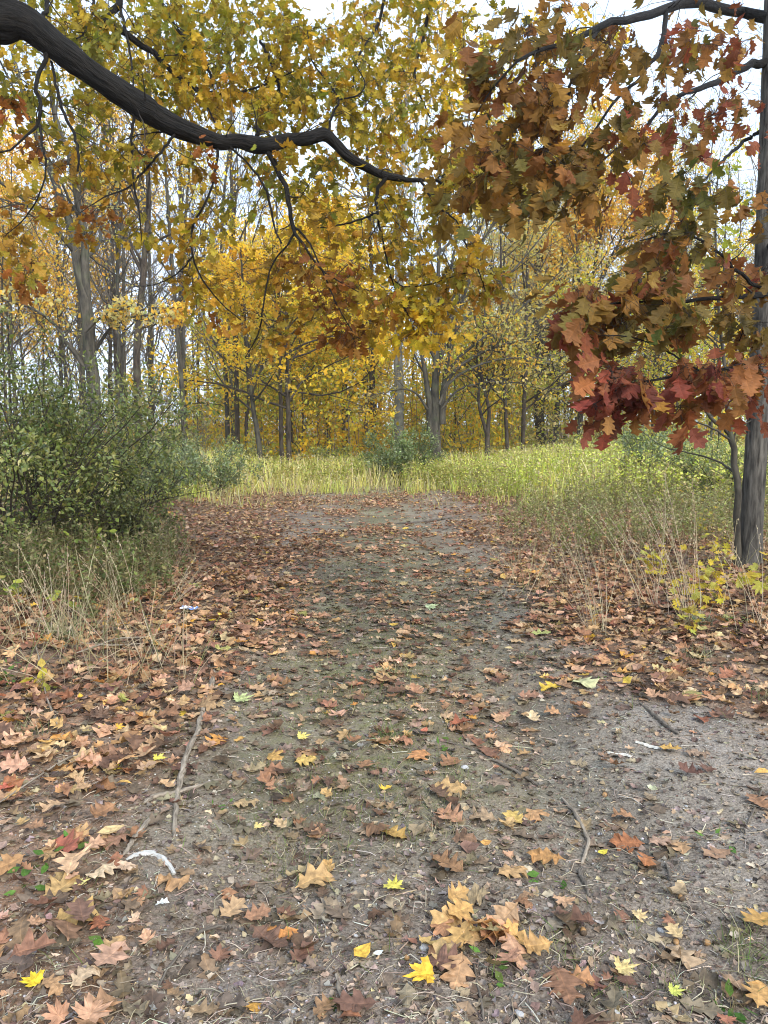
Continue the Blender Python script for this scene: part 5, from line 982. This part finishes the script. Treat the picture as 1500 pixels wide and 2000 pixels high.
stick('twig', 'curved grey twig on bare dirt at the right', [(1098, 1562, 6), (1122, 1590, 7), (1138, 1620, 8), (1149, 1650, 8), (1142, 1676, 7), (1135, 1692, 6)], M_STICK, cat='twig')
stick('twig', 'short crooked dark twig below the curved grey one', [(1133, 1702, 10), (1136, 1718, 10), (1145, 1735, 8), (1150, 1755, 5)], M_DSTICK, cat='twig')
stick('twig', 'dark straight twig right of centre with a broken end', [(870, 1450, 3), (915, 1464, 5), (960, 1486, 6), (1010, 1512, 8), (1052, 1538, 7)], M_DSTICK, cat='twig')
stick('stick', 'grey half buried stick above the white wood chips', [(1250, 1376, 5), (1278, 1400, 8), (1300, 1420, 9), (1325, 1437, 6)], M_DSTICK)
stick('twig', 'long thin dark twig running through the leaves at lower left', [(435, 1812, 6), (395, 1822, 7), (370, 1845, 6), (325, 1900, 5), (305, 1945, 4), (288, 1992, 3)], M_DSTICK, cat='twig')
stick('twig', 'thin pale twig reaching the bottom edge left of centre', [(655, 1904, 7), (662, 1935, 8), (672, 1965, 7), (684, 1998, 6)], M_STICK, cat='twig')
stick('twig', 'grey twig at the bottom right near the white stones', [(925, 1885, 5), (932, 1925, 6), (940, 1960, 6), (945, 1998, 6)], M_DSTICK, cat='twig')
stick('twig', 'thin grey twig near the right frame edge on dark soil', [(1488, 1545, 4), (1475, 1580, 5), (1460, 1612, 4)], M_DSTICK, cat='twig')
stick('twig', 'stubby grey twig on dirt below the rust leaves', [(1303, 1692, 7), (1307, 1706, 7), (1309, 1722, 6)], M_DSTICK, cat='twig')
stick('branch', 'fallen dark branch lying across the far end of the leafy track', [(770, 1024, 3), (815, 1022, 5), (860, 1016, 6), (900, 1010, 3)], M_DSTICK, cat='branch')
stick('log', 'short pale rotten log among leaves left of the sapling', [(1275, 1018, 9), (1305, 1016, 12), (1335, 1018, 10)], M_STICK, cat='log')
stick('log', 'dark broken branch leaning by the sapling in the weeds', [(1408, 948, 9), (1422, 938, 10), (1438, 925, 8)], M_DSTICK, cat='log', lift=-3)
def sliver(name, label, pl, mat, cat, thick, n=12, ragged=.25):
    """a thin flat splinter or strip with ragged edges"""
    pts = np.array([[*gpt(a, b, .006), wd / FPX * gpt(a, b)[1] / 2] for a, b, wd in pl]); r = resample(pts, n); T = nrm(np.gradient(r[:, :3], axis=0)); B = nrm(np.cross(T, np.array([0, -.35, 1.]))); U = np.cross(B, T)
    wl = (r[:, 3] * (1 + ragged * rng.normal(size=n)))[:, None]; wr = (r[:, 3] * (1 + ragged * rng.normal(size=n)))[:, None]; h = thick * (1 + .3 * rng.normal(size=(n, 1)))
    V = np.stack([r[:, :3] - B * wl, r[:, :3] - B * wl * .6 + U * h, r[:, :3] + B * wr * .3 + U * h * 1.3, r[:, :3] + B * wr, r[:, :3] - U * thick], 1).reshape(-1, 3); k = 5
    i = np.arange(n - 1)[:, None] * k; j = np.arange(k)[None]; f = np.stack([i + j, i + (j + 1) % k, i + k + (j + 1) % k, i + k + j], -1).reshape(-1, 4)
    tx = np.stack([np.tile(np.linspace(-.02, .02, k), (n, 1)), np.zeros((n, k)), np.repeat(np.linspace(0, .3, n)[:, None], k, 1)], -1).reshape(-1, 3)
    org = r[n // 2, :3].copy(); g = Geo(); g.add(V, f, (1, 1, 1), tx); g.add(V[:k], [tuple(range(k))]); g.add(V[-k:], [tuple(range(k))]); me = g.mesh(name, mat, False, org); o = bpy.data.objects.new(name, me); S.collection.objects.link(o); o.location = org; return tag(o, label, cat)
sliver('bark_strip', 'pale grey fibrous strip curving over the soil at lower left', [(246, 1684, 6), (262, 1674, 10), (285, 1668, 12), (308, 1674, 12), (326, 1687, 11), (341, 1710, 7)], bark_mat('pale_fibre', (.30, .29, .27), (.56, .55, .52), 200, 20, .8, 0, .003), 'bark', .004, 28, .2)
M_CHIP = bark_mat('white_wood', (.40, .37, .31), (.72, .69, .62), 200, 20, .5, 0, .002)
sliver('wood_chip', 'white wood chip on dark dirt, lower of the two', [(1187, 1473, 6), (1205, 1476, 8), (1220, 1477, 8), (1233, 1480, 5)], M_CHIP, 'wood chip', .004, 10)
sliver('wood_chip', 'white split wood chip on dark dirt, upper of the two', [(1242, 1451, 5), (1258, 1456, 10), (1272, 1460, 10), (1287, 1464, 8)], M_CHIP, 'wood chip', .004, 10)
def tuft(label, px, py, h, n, pal, name='grass_tuft', group=None, spread=.05, lean=.5, wd=.018, bends=(.3, .6, .9, -.6), cat='grass tuft'):
    p = gpt(px, py, -.004); root = thing(name, label, cat, p, group); g = Geo()
    q = p + np.column_stack([rng.normal(size=(n, 2)) * spread, np.zeros(n)]); q[:, 2] = gz_fine(q[:, 0], q[:, 1]) - .004
    scatter(g, [strand(b, wd) for b in bends], q, np.column_stack([rng.normal(size=n) * lean, rng.normal(size=n) * lean, np.ones(n)]), rdir(n), h * (.45 + .6 * rng.random(n)), pick(pal, n, .15)); g.build('blade', M_GRASS, root, False, stuff=True); return root
FRESH = [(.10, .16, .035), (.13, .19, .05), (.20, .22, .08)]; FADED = [(.17, .19, .08), (.30, .28, .14), (.12, .15, .06), (.42, .37, .22)]
for t in (('bright green grass tuft in the middle of the track', 762, 1442, .11, 70, FRESH), ('dry topped grass tuft behind the broad tan oak leaf', 770, 1318, .12, 80, FADED), ('blue green grass tuft in front of the tall dry stalks', 1368, 1222, .19, 120, [(.13, .17, .10), (.17, .21, .13), (.3, .3, .2)]),
          ('faded grass tuft in the right drift below the blue green tuft', 1365, 1290, .13, 80, FADED), ('straw coloured tuft beside the right frame edge', 1490, 1365, .12, 60, FADED), ('grass tuft at the lower right beside a heap of damp leaves', 1440, 1855, .10, 80, FRESH + FADED), ('thin grass tuft beside the leaf heap at front right', 1105, 1865, .09, 50, FADED + FRESH[:1]),
          ('wispy yellow green tuft left of the lemon maple leaf', 560, 1690, .06, 70, FRESH + FADED), ('small grass tuft right of the dark twig', 890, 1520, .07, 40, FRESH), ('low grass tuft at the left middle of the track', 640, 1405, .08, 60, FADED + FRESH), ('sprig of grass under the pale leaf at right', 1215, 1790, .07, 40, FADED), ('grass tuft beside the white stones at bottom', 1195, 1935, .07, 40, FRESH),
          ('grass clump in the left drift below straw bent flat', 120, 1250, .25, 110, FADED), ('small green tuft against the long bent stick', 355, 1430, .06, 40, FRESH), ('grey green tuft at the left under dry stalks', 60, 1435, .12, 60, FADED), ('tuft of grass at the inner edge of the right drift', 1025, 1285, .08, 40, FRESH + FADED), ('green tuft on the left of the track by the oak leaf', 570, 1375, .07, 50, FRESH + FADED), ('pale dry tuft on the dirt right of centre', 880, 1625, .06, 60, [(.5, .44, .3), (.42, .38, .2), (.2, .22, .1)])): tuft(*t)
# tall dry stalks
def stalks(label, px, py, h, n, lean, name='dry_stalks'):
    p = gpt(px, py); root = thing(name, label, 'dry grass', p, 'clumps of tall dry grass stalks'); g = Geo(); m = 7
    b = p + np.column_stack([rng.normal(size=(n, 2)) * .06, np.full(n, -.02)]); d = nrm(np.column_stack([lean + rng.normal(size=n) * .22, rng.normal(size=n) * .2, np.ones(n)])); L_ = h * (.55 + .5 * rng.random(n)); P = np.empty((n, m, 3)); P[:, 0] = b
    for j in range(1, m): P[:, j] = P[:, j - 1] + d * (L_ / (m - 1))[:, None]; d = nrm(d + np.array([.04 * np.sign(lean + .01), 0, -.05]) + rng.normal(size=(n, 3)) * .03)
    cs = pick([(.52, .43, .29), (.46, .38, .25), (.38, .30, .19)], n, .1)
    for i in range(n): v, f, tx = tubes(P[i], np.linspace(.0024, .0009, m), 4); gg = Geo(); gg.add(v, f, cs[i], tx); gg.build('stalk', M_STEM, root)
    q, dr = along(P, 8, .72, 1.); g = Geo(); k = len(q); scatter(g, T_OVL, q + rng.normal(size=(k, 3)) * .006, dr + rdir(k) * .4, rdir(k), .022, pick([(.5, .4, .26), (.42, .33, .22)], k, .1)); g.build('seed_head', M_GRASS, root, False, stuff=True)
for s in (('tall dry stalks rising left of the yellow seedlings', 1168, 1235, 1.15, 18, -.12), ('thick clump of tall straw stalks in front of the yellow seedlings', 1350, 1215, 1.35, 22, -.2), ('dry straw stalks between the two taller clumps', 1270, 1190, 1.2, 12, -.15), ('dry stalks at the right frame edge under the trunk', 1475, 1230, .9, 8, -.1),
          ('dry stalks standing at the left below the thicket', 235, 1205, .75, 14, -.15), ('thin straw stalks at the far left in front of dark weeds', 110, 1260, .8, 14, -.1), ('bent straw stalks low in the left drift', 330, 1180, .55, 10, .5), ('pale stalks at the foot of the left thicket by the track', 330, 1110, .6, 12, .15)): stalks(*s)
for k, (pl, lab) in enumerate([([(-20, 1595, 4), (60, 1545, 5), (130, 1500, 5), (192, 1472, 3)], 'long straw stem lying across the left drift at the frame edge'), ([(112, 1432, 5), (90, 1370, 4), (75, 1290, 3), (52, 1205, 2)], 'single pale stem leaning over the left drift'), ([(150, 1290, 4), (230, 1262, 4), (300, 1255, 3)], 'bundle of flattened pale straw in the left drift'), ([(160, 1270, 4), (220, 1275, 4), (285, 1268, 3)], 'flattened straw stem beneath the pale bundle')]):
    stick('straw_stem', lab, pl, M_STICK, 4, 14, cat='straw', lift=-6, knots=.1)
# broad leaved plants
def leafy(label, px, py, h, ns, per, leaf, pal, name='seedling', cat='seedling', temps=None, group=None, mat=None, lean=.35, one=True, t0=.35, rs=.004):
    p = gpt(px, py) if not isinstance(px, np.ndarray) else px; root = thing(name, label, cat, p, group); m = 6; P = np.empty((ns, m, 3)); P[:, 0] = p + np.column_stack([rng.normal(size=(ns, 2)) * .05, np.full(ns, -.01)])
    d = nrm(np.column_stack([rng.normal(size=(ns, 2)) * lean, np.ones(ns)])); L_ = h * (.7 + .5 * rng.random(ns))
    for j in range(1, m): P[:, j] = P[:, j - 1] + d * (L_ / (m - 1))[:, None]; d = nrm(d + rng.normal(size=(ns, 3)) * .12)
    for i in range(ns): v, f, tx = tubes(P[i], np.linspace(rs, .0012, m), 5); g = Geo(); g.add(v, f, (.12, .09, .05), tx); g.build('stem', M_STEM, root)
    g = Geo(); q, dr = along(P, per, t0, 1.); n = len(q); yd = nrm(rdir(n) * np.array([1, 1, .5]) + np.array([0, 0, -.1])); q2 = q + yd * (leaf * .6)
    v, f, tx = tubes(np.stack([q, (q + q2) / 2 + np.array([0, 0, .006]), q2], 1), np.full((n, 3), .0009), 3); g.add(v, f, (.16, .12, .05), tx); g.build('leaf_stalk', M_STEM, root, stuff=True)
    nor = rdir(n) * .45 + np.array([0, -.35, .8]); sz = leaf * (.65 + .6 * rng.random(n)); cc = pick(pal, n, .12)
    for i in range(n):
        o = bpy.data.objects.new('leaf', temps[int(rng.integers(len(temps)))]); S.collection.objects.link(o); o.parent = root
        Yv = Vector(yd[i]); Zv = Vector(nor[i]); Zv = (Zv - Zv.dot(Yv) * Yv).normalized(); M = Matrix((Yv.cross(Zv), Yv, Zv)).transposed().to_4x4() @ Matrix.Scale(float(sz[i]), 4); M.translation = Vector(q2[i]) - Vector(root.location); o.matrix_local = M; o.color = (*cc[i], 1)
    return root
MS_ML = tmesh('leaf', [maple(.5, .5, .15, .04, 7), maple(.9, .3, .1, .05, 8)], M_LEAF_O); MS_OV = tmesh('leaf', [oval(.42, .12, .5, 8), oval(.36, .2, .9, 9)], M_LEAF_O); MS_BR = tmesh('leaf', [oval(.24, .2, .9, 8), oval(.2, .2, .5, 9)], M_LEAF_O)
YS = [(.52, .42, .05), (.48, .36, .045), (.44, .40, .085)]
for lab, px, py, h, ns, per, lf in (('yellow maple seedling left of the sapling foot', 1330, 1195, .55, 4, 10, .085), ('yellow maple seedling right in front of the sapling', 1395, 1190, .5, 4, 11, .085), ('taller yellow seedling behind the straw stalks', 1285, 1150, .5, 4, 10, .08), ('yellow seedling beside the foot of the furrowed trunk', 1400, 1125, .55, 4, 10, .08),
                                    ('big leaved yellow seedling at the right edge below the trunk', 1492, 1175, .5, 3, 8, .13), ('small yellow seedling up the slope left of the trunk', 1385, 1060, .5, 4, 9, .07), ('yellow orange seedling among weeds far right of track', 1350, 1010, .55, 4, 10, .08), ('tiny yellow green sprig at the lower right by the trunk', 1440, 1232, .1, 1, 4, .07), ('yellow seedling low beside the straw clump', 1335, 1235, .3, 3, 7, .09)): leafy(lab, px, py, h, ns, per, lf, YS, 'maple_seedling', 'seedling', MS_ML)
YG = [(.30, .36, .06), (.38, .42, .08), (.20, .28, .06)]
for lab, px, py, h, ns, per, lf, pal in (('light green round leaved plant before the left thicket', 175, 1110, .6, 4, 9, .085, YG), ('yellow green broad leaves on a thin stem at left', 150, 1205, .42, 2, 5, .085, YG + YS[:1]), ('yellow leaved plant low at the left edge', 40, 1195, .3, 2, 6, .09, YS + YG), ('yellow leaves drooping over the left drift', 85, 1365, .14, 2, 5, .09, YS), ('pale green round leaves nearer the track in the thicket edge', 290, 1090, .45, 3, 7, .06, YG), ('grey green rounded leaves at the left edge of the thicket', 30, 1090, .7, 5, 11, .075, [(.10, .15, .06), (.13, .19, .08)])):
    leafy(lab, px, py, h, ns, per, lf, pal, 'broadleaf_plant', 'plant', MS_OV)
WG = [(.10, .20, .035), (.13, .24, .05), (.08, .16, .03)]
for lab, px, py, h, ns, per, lf in (('green nettle like weed at the left frame edge', 20, 1325, .12, 3, 6, .055), ('green rosette weed at lower left beside tan leaves', 90, 1690, .05, 4, 5, .05), ('small green weed under the red brown leaf at lower left', 232, 1832, .03, 2, 4, .05), ('green weed by the curved grey twig', 1092, 1728, .05, 2, 4, .05), ('green sprig under the leaf heap', 940, 1890, .04, 3, 4, .045), ('green weed cluster right of the bent stick', 425, 1572, .03, 3, 4, .03),
                                    ('green leafed weed curled by a twig at right', 1412, 1640, .03, 2, 3, .045), ('bright green weed at the foot of the blue green tuft', 1440, 1215, .1, 4, 6, .045), ('green weed beside the salmon red leaf', 866, 1460, .03, 2, 4, .035), ('tiny weed in front of the right drift', 1222, 1322, .05, 2, 4, .035), ('green weed at the bottom edge right of centre', 1395, 1985, .06, 3, 4, .05), ('green weed at bottom left of centre', 615, 1975, .04, 2, 4, .04)):
    leafy(lab, px, py, h, ns, per, lf, WG, 'weed', 'weed', MS_BR, lean=.7, t0=.1, rs=.0015)
# stones and acorns
STM = []
for s in range(4):
    rg = np.random.default_rng(40 + s); bpy_me = None
    v = ico.copy(); f = [tuple(t) for t in icf]; mid = {}; vv = [tuple(a) for a in v]; f2 = []
    def md(i, j):
        k = (min(i, j), max(i, j))
        if k not in mid: p = (np.array(vv[i]) + np.array(vv[j])) / 2; vv.append(tuple(p / np.linalg.norm(p))); mid[k] = len(vv) - 1
        return mid[k]
    for a_, b_, c_ in f: x_, y_, z_ = md(a_, b_), md(b_, c_), md(c_, a_); f2 += [(a_, x_, z_), (b_, y_, x_), (c_, z_, y_), (x_, y_, z_)]
    V = np.array(vv); V = V * (1 + .28 * (vnoise(V[:, 0] * 1.6 + s * 9, V[:, 1] * 1.6 + V[:, 2] * 1.3, s)[:, None] - .5) + .22 * (rg.random((len(V), 1)) - .5)) * np.array([1, .78, .55]); gg = Geo(); gg.add(V, f2, (1, 1, 1)); STM.append(gg.mesh('stone', plain_mat('pale_stone', 'obj', .7, 3., .35, .6) if s == 0 else STM[0].materials[0], False))
for px, py, wd, c, lab in ((830, 1852, 26, .62, 'white stone right of centre front, upper of the two'), (833, 1882, 26, .60, 'white stone right of centre front, lower of the two'), (1015, 1982, 24, .55, 'pale stone at the bottom edge below the leaf heap'), (1198, 1980, 26, .60, 'white stone at the bottom edge under the straw yellow leaf'), (1203, 1996, 20, .55, 'grey stone cut by the bottom edge at right'), (1095, 1950, 16, .45, 'grey stone left of the cupped brown leaf'), (1083, 1930, 14, .4, 'small grey stone above the grey stone by the cupped leaf'),
                            (1290, 1818, 16, .5, 'small bluish stone left of the acorns'), (574, 1838, 13, .5, 'small whitish stone left of the rolled golden leaf'), (694, 1828, 12, .55, 'small cream stone above the rolled golden leaf'), (1172, 1630, 12, .6, 'tiny white stone above the yellow oval leaf'), (1214, 1336, 14, .7, 'white stone on the edge of the right drift'), (1340, 1575, 9, .5, 'tiny pale stone on the dark dirt at right'), (908, 1500, 18, .66, 'chalky white lump beside the dark twig'), (1445, 1985, 18, .5, 'bluish stone in the bottom right corner'), (575, 1975, 18, .5, 'pale grey stone at bottom left of centre'), (1460, 1720, 10, .55, 'tiny white stone near the right frame edge')):
    p = gpt(px, py); r = wd / FPX * p[1] / 2; o = bpy.data.objects.new('stone', STM[int(rng.integers(4))]); S.collection.objects.link(o); o.location = (p[0], p[1], p[2] + r * .12); o.scale = (r, r, r); o.rotation_euler = (0, 0, rng.random() * 6.28); c *= .62; o.color = (c, c * .985, c * .96, 1); tag(o, lab, 'stone')
# an acorn: nut with a cup
def lathe(prof, k=12):
    pr = np.array(prof); th = np.linspace(0, 2 * np.pi, k, endpoint=False); V = np.stack([pr[:, 0:1] * np.cos(th), pr[:, 0:1] * np.sin(th), np.repeat(pr[:, 1:2], k, 1)], -1).reshape(-1, 3); m = len(pr)
    i = np.arange(m - 1)[:, None]; j = np.arange(k)[None]; return V, np.stack([i * k + j, i * k + (j + 1) % k, (i + 1) * k + (j + 1) % k, (i + 1) * k + j], -1).reshape(-1, 4)
gg = Geo(); gg.add(*lathe([(.02, 1.3), (.25, 1.2), (.5, .95), (.62, .55), (.62, .15), (.5, -.05)]), (.30, .17, .07)); ME_NUT = gg.mesh('nut', plain_mat('acorn_nut', 'attr', .35, 20., .2, .1))
gg = Geo(); gg.add(*lathe([(.60, .22), (.72, .2), (.74, .0), (.6, -.25), (.3, -.4), (.1, -.42), (.08, -.6), (.01, -.62)]), (.16, .11, .07)); ME_CUP = gg.mesh('cup', plain_mat('acorn_cup', 'attr', .9, 300., .4, 1.))
def acorn(px, py, wd, lab, nut=True, group=None):
    p = gpt(px, py); r = wd / FPX * p[1] / 2 * 1.3; t = thing('acorn' if nut else 'acorn_cup', lab, 'acorn', (p[0], p[1], p[2] + r * .55), group); t.rotation_euler = (R(60 + 50 * rng.random()) if nut else R(25 * rng.normal() - 20), 0, rng.random() * 6.28)
    for nm, me in ((('nut', ME_NUT),) if nut else ()) + (('cup', ME_CUP),): o = bpy.data.objects.new(nm, me); S.collection.objects.link(o); o.parent = t; o.scale = (r, r, r)
for px, py, wd, lab in ((1320, 1842, 15, 'acorn beside the buff leaf, left of the pair'), (1376, 1845, 15, 'acorn beside the buff leaf, right of the pair'), (1140, 1828, 16, 'acorn at the right end of the leaf heap'), (1182, 1554, 12, 'brown acorn lying on bare dirt above the rust leaves'), (1332, 1760, 13, 'acorn on dark dirt at the right'), (794, 1874, 14, 'acorn left of the white stones')): acorn(px, py, wd, lab)
for px, py, wd, lab in ((281, 1860, 17, 'acorn cup right of the tan leaf by the weed'), (196, 1902, 14, 'acorn cup below the tan leaf at lower left'), (637, 1690, 15, 'acorn cup above the large flat tan leaf'), (235, 1897, 16, 'acorn cup in a cluster at lower left'), (316, 1890, 13, 'lone acorn cup on damp soil at lower left'), (793, 1818, 14, 'acorn cup below the narrow curled leaf at front'), (667, 1778, 12, 'acorn cup left of the front centre')): acorn(px, py, wd, lab, False)
# crumpled wrapper in the left drift
p = gpt(370, 1200, .03); k = 13; u, v_ = np.meshgrid(np.linspace(-1, 1, k), np.linspace(-1, 1, k)); hz = (fbm(u * 2.2, v_ * 2.2, 5, 3) - .35) * .06 + .02
V = np.column_stack([u.ravel() * .075, v_.ravel() * .055 * (1 - .2 * np.abs(u.ravel())), hz.ravel()]) + p; V[:, 2] = np.maximum(V[:, 2], p[2] - .02)
i = np.arange(k - 1)[:, None] * k; j = np.arange(k - 1)[None]; fq = np.stack([i + j, i + j + 1, i + j + k + 1, i + j + k], -1).reshape(-1, 4)
cw = np.where((fbm(u * 2.5, v_ * 2.5, 8, 2).ravel() > .52)[:, None], (.12, .22, .50), (.70, .74, .80)); g = Geo(); g.add(V, fq, cw); me = g.mesh('wrapper', plain_mat('wrapper_film', 'attr', .25, 10., .05, .1), False, p)
o = bpy.data.objects.new('wrapper', me); S.collection.objects.link(o); o.location = p; tag(o, 'crumpled blue and white plastic wrapper in the left leaf drift', 'litter')

# ------------------------------------------------------------------ thin autumn haze between the trees
hv = np.array([(-520, -16, -2), (520, -16, -2), (520, 720, -2), (-520, 720, -2), (-520, -16, 40), (520, -16, 40), (520, 720, 40), (-520, 720, 40)], float)
hq = np.array([(0, 3, 2, 1), (4, 5, 6, 7), (0, 1, 5, 4), (1, 2, 6, 5), (2, 3, 7, 6), (3, 0, 4, 7)])
hm, ht, ho = nodes('haze'); pv = ht.nodes.new('ShaderNodeVolumePrincipled'); pv.inputs['Color'].default_value = (.9, .92, .95, 1); pv.inputs['Density'].default_value = .0007; pv.inputs['Anisotropy'].default_value = .2
ht.links.new(pv.outputs[0], ho.inputs['Volume'])
g = Geo(); g.add(hv, hq); o = g.build('haze', hm, None, False, stuff=True); o['label'] = 'thin pale autumn haze hanging between the far trees'
